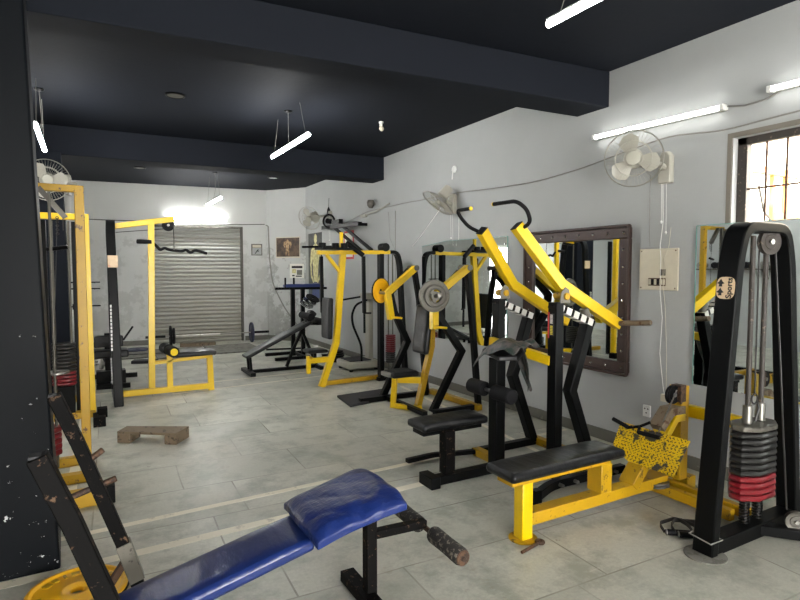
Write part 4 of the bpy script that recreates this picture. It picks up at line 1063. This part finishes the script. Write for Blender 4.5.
# ------------------------------------------------------------------ F: incline bench
t = thing('incline_bench', 'black incline sit up bench with foam rollers near the back right', 'bench', (2.6, 8.55, 0))
X = frameX((2.05,8.55,.27),(1.05,0,.50)); pad('bench_pad', 'leather', t, (0,-.15,-.03), (1.16,.15,.03), X=X, r=.015)
mb = MB()
for y in (8.48,8.64): mb.path([(2.14,y,.03),(2.12,y,.28)], (0,1,0), .04, .035)
build('front_leg', mb, 'black', t, .003)
mb = MB(); mb.path([(2.11,8.25,.03),(2.11,8.86,.03)], (1,0,0), .08, .055); mb.path([(2.12,8.56,.03),(3.25,8.56,.03)], (0,1,0), .06, .05); mb.path([(3.22,8.3,.03),(3.22,8.85,.03)], (1,0,0), .06, .055); build('base_frame', mb, 'black', t, .004)
mb = MB(); mb.path([(2.72,8.56,.06),(2.84,8.56,.35),(3.02,8.56,.72)], (0,1,0), .05, .045); mb.path([(3.22,8.56,.06),(2.98,8.56,.62),(3.08,8.56,.80)], (0,1,0), .05, .045); build('support_post', mb, 'black', t, .004)
mb = MB(); mb.path([(3.0,8.56,.74),(3.32,8.56,.72)], (0,1,0), .045,.045); build('roller_arm', mb, 'black', t)
for x, z in ((3.06,.86),(3.29,.76)):
    mb = MB(); mb.cyl((x,8.32,z),(x,8.80,z),.055,18); build('foam_roller', mb, 'foam', t)
mb = MB(); mb.path([(3.06,8.56,.78),(3.17,8.56,.93)], (0,1,0), .20, .12); build('head_block', mb, 'leather', t, .03)
# bag + chrome items hanging behind
t = thing('chrome_plate_rack', 'chromed weight plates hung on the dip tower behind the sit up bench', 'weight plates', (3.42, 9.6, .95))
for i in range(3): mb = MB(); disc_plate(mb, (3.42+.05*i,9.55-.02*i,.98+.055*i), (.3,-.5,.9), .13, .025); build('plate', mb, 'chrome' if i != 2 else 'rubber', t)
mb = MB()
import itertools
prof = [(0,.07),(.05,.10),(.14,.095),(.20,.06),(.24,.03),(.27,.045)]
mb.lathe((3.47,9.24,0),(0.03,0,1), prof, 16); 
for v in mb.bm.verts: v.co.x += .012*math.sin(v.co.z*40+v.co.y*30)
tag(build('white_bag', mb, 'white'), 'crumpled white bag on the floor behind the sit up bench', 'bag')

# ------------------------------------------------------------------ B: lat pulldown beside the shutter
t = thing('lat_pulldown_machine', 'lat pulldown machine with black tower and yellow bench frame', 'gym machine', (.5, 7.6, 0))
mb = MB(); mb.path(fillet([(.27,7.22,0),(.235,7.40,2.05),(.24,7.46,2.16),(.25,7.84,2.16),(.25,7.90,2.05),(.27,8.08,0)], .1, 4), (1,0,0), .10, .07); build('tower_frame', mb, 'black', t, .008)
mb = MB(); mb.box((.22,7.22,0),(.32,8.10,.06)); build('tower_base', mb, 'black', t, .005)
YB = 7.65
mb = MB(); mb.path([(.27,YB,2.13),(.97,YB,2.25)], (0,1,0), .06, .07); build('top_boom', mb, 'yellow', t, .004)
mb = MB(); mb.path([(.665,YB,.10),(.70,YB,2.18)], (0,1,0), .06, .075); build('upright', mb, 'yellow', t, .004)
mb = MB(); mb.path([(.30,YB,.06),(1.40,YB,.06)], (0,1,0), .07, .075); build('base_bar', mb, 'yellow', t, .004)
mb = MB(); mb.path([(1.39,YB,.0),(1.375,YB,.46)], (0,1,0), .06, .075); build('leg', mb, 'yellow', t, .004)
mb = MB(); mb.path([(.70,YB,.42),(1.41,YB,.46)], (0,1,0), .06, .045); build('seat_rail', mb, 'yellow', t, .004)
mb = MB(); mb.path([(.88,YB,.09),(.88,YB,.52)], (0,1,0), .06, .07); build('roller_post', mb, 'yellow', t, .004)
pad('seat', 'leather', t, (.93, YB-.15, .485), (1.44, YB+.15, .555), r=.018)
mb = MB(); mb.lathe((.90,YB-.30,.58),(-.12,1,0),[(0,.02),(.003,.06),(.01,.068),(.19,.068),(.20,.03),(.26,.03),(.27,.068),(.50,.068),(.51,.03)],20); r_ = build('knee_roller', mb, 'foam', t)
mb = MB(); mb.cyl((.902,YB-.312,.58),(.90,YB-.298,.58),.045,18); build('roller_cap', mb, 'yellowcap', r_)
wheel('pulley', t, (.90,YB,2.17), (0,1,0), .075, .03)
mb = MB(); mb.tube([(.96,YB-.01,2.16),(.965,YB-.01,1.97)], .005, 6); mb.tube([(.30,YB,2.06),(.84,YB,2.12)], .005, 6); build('cable', mb, 'cable', t)
# sticker remains and stencilled marks on the tower
mb = MB(); mb.box((.195,7.30,1.63),(.302,7.33,1.77)); o = build('sticker', mb, 'sticker_cream', t)
mb = MB()
for k in range(13): mb.box((.205,7.24+.0,.66+k*.042),(.222,7.27,.69+k*.042))
o = build('white_stencil', mb, 'white', t)
weight_stack(t, .26, YB, .20, 9, 0, .10, .28, .035, 2.08, rods=(0,), rr=.01)
# lat bar
t = thing('lat_bar', 'black wavy pulldown bar hanging from the lat machine cable', 'pulldown bar', (.96, YB, 1.9))
bp = [(.53,YB-.02,1.955),(.70,YB,1.950),(.755,YB,1.91),(.80,YB,1.85),(.85,YB,1.885),(.90,YB,1.86),(1.0,YB,1.845),(1.06,YB,1.84),(1.11,YB,1.865),(1.16,YB,1.82),(1.22,YB,1.86),(1.36,YB,1.82)]
mb = MB(); mb.tube(fillet(bp, .03, 4), .019, 10); build('bar', mb, 'rubber', t)
mb = MB(); mb.cyl(bp[0], (V(bp[0])+V((.17,.0,-.003))), .027, 12); mb.cyl((1.26,YB,1.848),(1.37,YB,1.818),.018,12); build('grip', mb, 'foam', t)
mb = MB(); mb.cyl((.965,YB-.01,1.97),(.965,YB-.01,1.86),.012,8); build('hanger', mb, 'steel', t)

# ------------------------------------------------------------------ C: back machine + odds
t = thing('crunch_bench', 'black exercise seat with grey pads behind the lat tower', 'gym machine', (.22, 8.8, 0))
mb = MB(); mb.box((.055,8.62,0),(.42,8.80,.20)); build('base_box', mb, 'black', t, .005)
mb = MB(); mb.path([(.05,8.40,.03),(.46,8.36,.03)], (0,0,1), .07, .055); mb.path([(-.15,9.25,.03),(.60,9.15,.03)], (0,0,1), .07, .055); mb.path([(.25,8.4,.03),(.25,9.2,.03)], (0,0,1), .06,.06); build('base_frame', mb, 'black', t, .004)
mb = MB(); mb.path([(.20,8.72,.18),(.20,8.72,.72)], (0,1,0), .07, .07); build('column', mb, 'black', t, .004)
pad('backrest', 'leather', t, (.04, 8.66, .53), (.40, 8.74, .69), r=.015)
pad('seat', 'leather', t, (-.02, 8.55, .39), (.46, 8.85, .50), r=.02)
mb = MB(); mb.cyl((.40,8.7,.61),(.53,8.72,.80),.014,10); mb.cyl((.02,8.7,.61),(-.06,8.72,.76),.014,10); build('handle', mb, 'black', t)
# dumbbells on floor
def dumbbell(p, ang, L, R, mat, label):
    t = thing('dumbbell', label, 'dumbbell', (p[0], p[1], 0), 'dumbbells on the floor at the back')
    d = V((math.cos(ang), math.sin(ang), 0)); c = V((p[0], p[1], R+ (p[2] if len(p) > 2 else 0)))
    mb = MB(); mb.cyl(c-d*L/2, c+d*L/2, .014, 10); build('handle', mb, 'chrome', t)
    for s in (-1, 1):
        mb = MB(); mb.lathe(c+d*s*(L/2-.075), d*s, [(0,R*.5),(.008,R),(.045,R),(.05,R*.6),(.07,R*.5)], 20); build('head', mb, mat, t)
dumbbell((-.02,10.05), .3, .42, .085, 'steel', 'grey dumbbell on the floor behind the cable machine, nearest the camera')
dumbbell((.02,10.35), .2, .42, .085, 'rubber', 'black dumbbell on the floor behind the grey one')
dumbbell((-.05,10.70), .15, .44, .09, 'steel', 'grey dumbbell farthest back in the left row')
t = thing('weight_plate', 'dark blue weight plate lying flat left of the shutter', 'weight plate', (.80, 12.05, 0))
mb = MB(); disc_plate(mb, (.80,12.05,.022), (0,0,1), .24, .04); build('disc', mb, 'blueplate', t)
def plank(name, a, b, w, h, mat, label, cat='plank', z=0):
    mb = MB(); mb.bar((a[0],a[1],z+h/2),(b[0],b[1],z+h/2), w, h); tag(build(name, mb, mat, None, .004), label, cat)
plank('dark_plank', (.62,10.52), (1.0,10.40), .20, .05, 'mat', 'dark block on the floor behind the lat machine upright')
plank('wood_plank', (1.62,12.28), (2.32,12.18), .16, .07, 'wood', 'dark brown plank on the floor before the shutter')
plank('steel_bar', (.2,11.5), (1.35,11.35), .06, .03, 'black', 'black bar on the floor in front of the shutter boards', 'bar')
plank('steel_bar', (3.05,10.9), (3.75,10.75), .05, .03, 'black', 'black bar on the floor beside the dip tower', 'bar')
# boards on the floor in front of shutter
for k, (x0, x1, y0, y1, lb) in enumerate(((.1,1.0,11.0,12.0,'left grey floor board before the shutter, behind the lat machine'),(1.04,2.0,10.75,12.0,'middle grey floor board before the shutter'),(2.04,3.0,10.85,12.05,'right grey floor board before the shutter, under the barbell end'))):
    mb = MB(); mb.box((x0,y0,0),(x1,y1,.022)); tag(build('floor_board', mb, 'conc', None, .004), lb, 'board', 'grey boards before the shutter')
# barbell
t = thing('barbell', 'long barbell with dark plates on the floor before the shutter', 'barbell', (2.3, 12.3, 0))
za = .25
mb = MB(); mb.cyl((1.05,12.42,za-.03),(3.45,12.28,za-.03),.014,12); build('bar', mb, 'steel', t)
mb = MB(); mb.cyl((3.10,12.30,za-.03),(3.50,12.277,za-.03),.027,12); build('sleeve', mb, 'black', t)
mb = MB(); mb.cyl((.98,12.424,za-.03),(1.36,12.40,za-.03),.027,12); build('sleeve', mb, 'black', t)
mb = MB(); mb.cyl((2.05,12.362,za-.03),(2.45,12.338,za-.03),.018,12); build('grip_tape', mb, 'tape', t)
for x in (3.12, 1.46, 1.52):
    mb = MB(); disc_plate(mb, (x,12.44-.058*x+.04,.222), (1,-.058,0), .222 if x != 1.52 else .17, .045); build('plate', mb, 'blueplate' if x > 3 else 'rubber', t)
# bars on back wall hooks left of shutter
for z, lb in ((1.35,'upper thin steel bar on the back wall behind the cable machine'),(1.22,'lower thin steel bar on the back wall behind the cable machine')):
    mb = MB(); a, b = -.42, .20; mb.cyl((a,backY(a)-.05,z),(b,backY(b)-.05,z),.012,8)
    for x in (-.3, .1): mb.cbox((x,backY(x)-.03,z-.012),(.02,.062,.015))
    tag(build('rack_bar', mb, 'black'), lb, 'bar', 'thin bars on the back wall')
t = thing('curl_bar', 'dark curl bar resting on a wall peg under the two thin bars', 'bar', (-.1, 12.9, .80))
mb = MB(); mb.tube([(-.36,12.95,.86),(-.2,12.95,.86),(-.13,12.95,.90),(-.04,12.95,.84),(.03,12.95,.87),(.20,12.95,.87)], .014, 8); mb.cyl((-.3,12.95,.86),(-.26,12.95,.86),.06,14); build('bar', mb, 'black', t)
mb = MB(); mb.cyl((-.08,12.93,.85),(-.08,13.065,.85),.012,8); build('peg', mb, 'black', t)

# ------------------------------------------------------------------ wooden step
t = thing('wooden_step', 'low weathered wooden step on the open floor', 'step', (.45, 5.6, 0))
import copy as _c
tl_, tr_, rr_, rl_ = V((.19,5.70,0)), V((.66,5.37,0)), V((.80,5.56,0)), V((.28,5.86,0))
mb = MB(); mb.poly([tl_+V((0,0,.085)), tr_+V((0,0,.085)), rr_+V((0,0,.085)), rl_+V((0,0,.085))], (0,0,.022)); build('top_board', mb, 'wood', t, .003)
def leg(f0, f1):
    a = tl_.lerp(tr_, f0); b = tl_.lerp(tr_, f1); c_ = rl_.lerp(rr_, f1); d_ = rl_.lerp(rr_, f0)
    mb = MB(); mb.poly([a, b, c_, d_], (0,0,.084)); build('block_leg', mb, 'wood', t, .004)
leg(.0, .22); leg(.80, 1.0)

# ------------------------------------------------------------------ A: left cable machines
t = thing('cable_crossover_machine', 'yellow framed cable machine with tall front portal beside the near pillar', 'gym machine', (-.2, 4.8, 0))
YA = 5.3
mb = MB(); mb.path([(-.55,YA,2.262),(-.045,YA,2.262)], (0,1,0), .07, .055); build('top_bar', mb, 'yellow_old', t, .004)
mb = MB(); mb.path([(-.052,YA,.03),(-.052,YA,2.288)], (0,1,0), .075, .070); build('front_post', mb, 'yellow_old', t, .005)
for y, l in ((4.27,.16),(4.78,.10),(5.22,.12)):
    mb = MB(); mb.box((-.62,y-.04,0),(-.02 if y != 4.27 else .06,y+.04,.07 if y != 4.27 else .11)); build('floor_bar', mb, 'yellow_old', t, .004)
mb = MB(); mb.box((.05,4.22,0),(.12,4.33,.12)); mb.box((-.66,4.20,0),(-.58,5.30,.06)); build('end_block', mb, 'black', t, .004)
mb = MB(); mb.path([(-.36,YA-.1,.05),(-.36,YA-.1,2.26)], (0,1,0), .05, .035); mb.path([(-.62,YA,.05),(-.62,YA,2.26)], (0,1,0), .07, .07); build('guide_channel', mb, 'grey_metal', t, .003)
mb = MB(); mb.path([(-.33,YA-.06,2.25),(-.15,YA-.06,2.02)], (0,1,0), .05, .04); build('pulley_arm', mb, 'grey_metal', t)
weight_stack(t, -.30, 5.05, .16, 5, 5, .17, .16, .045, 2.2, rods=(-.05,.05))
mb = MB(); mb.cyl((-.29,YA-.02,1.765),(-.14,YA-.05,1.785),.017,12); build('arm_handle', mb, 'black', t)
mb = MB()
for k in range(9): mb.ring((-.21,YA-.03,2.02-k*.016),(1,0,0) if k%2 else (0,1,0),.010,.003,10,4)
mb.tube([(-.21,YA-.03,2.02),(-.27,YA,.8)], .003, 5); mb.tube([(-.17,YA-.03,2.04),(-.17,YA-.03,1.92)], .004, 5); build('chain', mb, 'cable', t)
mb = MB(); mb.lathe((-.24,5.1,.78),(0,0,1),[(0,.05),(.008,.09),(.02,.09),(.026,.05)],20); build('stack_cap', mb, 'steel', t)
# rear unit
t = thing('cable_crossover_machine', 'second yellow cable machine with red and grey stack by the dark column', 'gym machine', (-.2, 7.0, 0))
YR = 6.9
mb = MB(); mb.path([(-.62,YR,2.165),(.0,YR,2.165)], (0,1,0), .07, .065); build('top_bar', mb, 'yellow', t, .004)
mb = MB(); mb.path([(.0,YR,.03),(-.015,YR,2.20)], (0,1,0), .08, .065); build('front_post', mb, 'yellow', t, .004)
mb = MB(); mb.box((-.62,6.82,0),(.02,6.94,.07)); build('floor_bar', mb, 'yellow_old', t, .004)
mb = MB(); mb.box((-.62,7.72,0),(-.05,7.80,.07)); build('floor_bar', mb, 'yellow_old', t, .004)
mb = MB(); mb.box((.0,6.36,0),(.115,6.46,.10)); mb.box((.04,6.76,0),(.14,6.88,.10)); mb.box((.0,6.40,.0),(.05,6.84,.05)); build('end_block', mb, 'black_chip', t, .005)
weight_stack(t, -.255, YR, .37, 12, 4, .225, .16, .038, 2.12, rods=(-.075,.075), rr=.013)
mb = MB(); mb.box((-.34,YR-.06,.0),(-.16,YR+.06,.36)); build('stack_pedestal', mb, 'black', t, .005)
mb = MB(); mb.path([(-.42,YR+.12,.03),(-.42,YR+.12,2.13)], (0,1,0), .12, .07); mb.path([(-.12,YR+.22,.03),(-.12,YR+.22,2.13)], (0,1,0), .05, .07); build('stack_post', mb, 'black', t, .005)

# ------------------------------------------------------------------ O: blue decline bench (foreground)
t = thing('decline_bench', 'foreground decline bench in shiny blue vinyl with rusty black uprights', 'bench', (.6, 2.35, 0))
sl = .235
X = frameX((.0,2.355,.235),(1,0,sl)); mb = pad('bench_pad', 'blue', t, (0,-.145,-.035), (.84,.145,.035), X=X, r=.018)
# wrapped cushion over the raised end
mb = MB(); NX, NYY = 36, 32
rows_t, rows_b = [], []
def cush(u, v, top):
    x = .79+.42*u; y = 2.56-.46*v + .02*math.sin(5*u)*(v-.5)
    zb = .235+sl*x+ .055
    bulge = .030*(1-(2*u-1)**8)*(1-(2*v-1)**8)
    wr = .007*(abs(math.sin(9*v-5*u+.6*math.sin(6*u)))**.5-.7)*(.35+v) + .003*math.sin(23*u+12*v)*v
    droop = -.018*max(0, abs(v-.5)-.30)/.2
    x += -.02*math.sin(PI*v)*(1 if u < .5 else -1)*.6
    if top: z = zb+.022+bulge+wr+droop
    else: z = zb-.012+droop
    # the far end drops a little over the edge
    z -= .012*max(0,(u-.72)/.28)**1.5
    return (x, y, z)
T = [[mb._v(cush(i/NX, j/NYY, True)) for j in range(NYY+1)] for i in range(NX+1)]
Bm = [[mb._v(cush(i/NX, j/NYY, False)) for j in range(NYY+1)] for i in range(NX+1)]
for i in range(NX):
    for j in range(NYY):
        mb.bm.faces.new((T[i][j],T[i+1][j],T[i+1][j+1],T[i][j+1])); mb.bm.faces.new((Bm[i][j],Bm[i][j+1],Bm[i+1][j+1],Bm[i+1][j]))
for i in range(NX):
    mb.bm.faces.new((T[i][0],Bm[i][0],Bm[i+1][0],T[i+1][0])); mb.bm.faces.new((T[i][NYY],T[i+1][NYY],Bm[i+1][NYY],Bm[i][NYY]))
for j in range(NYY):
    mb.bm.faces.new((T[0][j],T[0][j+1],Bm[0][j+1],Bm[0][j])); mb.bm.faces.new((T[NX][j],Bm[NX][j],Bm[NX][j+1],T[NX][j+1]))
build('head_cushion', mb, 'bluewrap', t, bevel=.006, sub=1)
mb = MB(); mb.path([(.02,2.355,.20),(1.14,2.355,.20+sl*1.12)], (0,1,0), .06, .05); build('spine_bar', mb, 'black_chip', t, .004)
mb = MB(); mb.path([(1.145,2.34,.03),(1.145,2.34,.50)], (0,1,0), .055, .055); build('front_post', mb, 'black_chip', t, .005)
mb = MB(); mb.path([(1.125,2.04,.03),(1.125,2.57,.03)], (1,0,0), .075, .055); build('front_foot', mb, 'black_chip', t, .005)
mb = MB(); mb.path([(1.16,2.33,.335),(1.45,2.33,.325)], (0,1,0), .045, .04); build('roller_arm', mb, 'black_chip', t, .004)
mb = MB(); mb.cyl((1.45,1.99,.29),(1.45,2.66,.31),.013,10); ax_ = build('roller_axle', mb, 'rust', t)
for a, b in ((2.005,2.255),(2.375,2.635)):
    mb = MB(); mb.lathe((1.45,a,.292),(0,1,.03),[(0,.03),(.004,.038),(.015,.042),((b-a)*.5,.040),(b-a-.015,.042),(b-a-.003,.038),(b-a,.02)],22); build('foam_roller', mb, 'foam_old', t)
mb = MB(); mb.cyl((1.45,1.996,.292),(1.45,2.006,.292),.036,20); build('roller_end', mb, 'rust', t)
for y, lowz in ((1.9,.02),(2.8,.02)):
    mb = MB(); mb.path([(-.145,y,1.06),(-.062,y,.84),(.115,y,.31),(.19,y,.03)], (0,1,0), .06, .055); 
    u_ = build('upright', mb, 'black_chip', t, .004)
    mb = MB(); mb.box((-.165,y-.022,1.056),(-.125,y+.022,1.064)); build('open_tube_end', mb, 'ink', u_)
mb = MB(); mb.path([(.105,2.8,.345),(.16,2.8,.16)], (0,1,0), .07, .065); build('sleeve', mb, 'platesteel', t, .003)
mb = MB(); mb.cyl((-.03,2.80,.745),(.036,2.80,.792),.014,10); build('safety_peg', mb, 'rust', t)
mb = MB(); mb.cyl((-.118,2.80,.592),(.086,2.80,.652),.014,10); build('safety_peg', mb, 'rust', t)
mb = MB(); mb.path([(.125,2.80,.275),(-.06,2.74,.035),(-.10,2.72,.03)], (0,1,0), .035, .03); build('cross_brace', mb, 'rust', t, .003)
mb = MB(); mb.path([(-.12,2.71,.03),(.16,2.71,.03)],(0,1,0),.04,.05); mb.path([(.16,1.87,.03),(.16,2.83,.03)], (1,0,0), .07, .055); build('rear_foot', mb, 'black_chip', t, .004)
# yellow plate on the floor
t = thing('weight_plate', 'worn yellow weight plate lying flat under the blue bench uprights', 'weight plate', (-.09, 3.08, 0))
mb = MB(); c0 = V((-.09,3.08,.022)); disc_plate(mb, c0, (0,0,1), .225, .042, .03, .02); build('disc', mb, 'yplate', t)
mb = MB(); mb.ring(c0, (0,0,1), .226, .007, 48, 6); build('rim', mb, 'black', t)
mb = MB()
for k in range(22):
    if k % 11 > 8: continue
    a = 2*PI*k/22+.2; d1 = V((math.cos(a), math.sin(a), 0)); p1 = c0+d1*.148+V((0,0,.012)); p2 = c0+d1*.178+V((0,0,.012))
    mb = MB(); mb.bar(p1, p2, .012+.012*(k % 3), .012); build('raised_mark', mb, 'yellow_old', t)
# dumbbell shelf on left wall (visible in mirrors)
t = thing('wall_shelf', 'long steel shelf on the left wall, seen in the mirror', 'shelf', (LX, 7.2, 1.55))
mb = MB(); mb.box((LX+.001,6.0,1.60),(LX+.28,8.4,1.63)); build('board', mb, 'grey_metal', t)
for y in (6.2,8.2): mb = MB(); mb.bar((LX+.01,y,1.42),(LX+.24,y,1.60),.03,.03); build('bracket', mb, 'grey_metal', t)
for i in range(7):
    y = 6.2+i*.33; tt = thing('dumbbell', ('black' if i % 2 else 'grey')+' dumbbell on the wall shelf seen in the mirror, %s' % ('leftmost','second','third','middle','fifth','sixth','last')[i], 'dumbbell', (LX+.14, y, 1.63), 'dumbbells on the wall shelf')
    c_ = V((LX+.14, y, 1.701)); mb = MB(); mb.cyl(c_-V((.1,0,0)), c_+V((.1,0,0)), .014, 8); build('handle', mb, 'chrome', tt)
    for s in (-1,1): mb = MB(); mb.cyl(c_+V((s*.05,0,0)), c_+V((s*.11,0,0)), .07, 14); build('head', mb, 'rubber' if i % 2 else 'steel', tt)

# ------------------------------------------------------------------ world, sun, camera
w = bpy.data.worlds.new('world'); SC.world = w; w.use_nodes = True
nt = w.node_tree; bg = nt.nodes['Background']
bg.inputs[0].default_value = (1, .98, .94, 1); bg.inputs[1].default_value = 8
sun = bpy.data.lights.new('sun', 'SUN'); sun.energy = 11; sun.angle = .02; sun.color = (1, .93, .80)
so = bpy.data.objects.new('sun', sun); COL.objects.link(so); so.location = (0, 0, 12)
so.rotation_euler = V((1, .15, -.75)).to_track_quat('-Z', 'Y').to_euler()

f = 555.0
yaw = math.atan2(400-89, f); pit = math.atan(30/f)
cam = bpy.data.cameras.new('camera'); cam.sensor_width = 36; cam.lens = f/800*36; cam.clip_start = .05; cam.clip_end = 100
co = bpy.data.objects.new('camera', cam); COL.objects.link(co); co.location = (0, 0, 1.6)
fwd = V((math.sin(yaw)*math.cos(pit), math.cos(yaw)*math.cos(pit), -math.sin(pit)))
co.rotation_euler = fwd.to_track_quat('-Z', 'Y').to_euler()
SC.camera = co
SC.view_settings.view_transform = 'Standard'; SC.view_settings.look = 'None'
SC.view_settings.exposure = 1.6; SC.view_settings.gamma = 1; SC.view_settings.use_curve_mapping = False
SC.cycles.max_bounces = 8; SC.cycles.diffuse_bounces = 4; SC.cycles.glossy_bounces = 4
SC.cycles.sample_clamp_indirect = 6
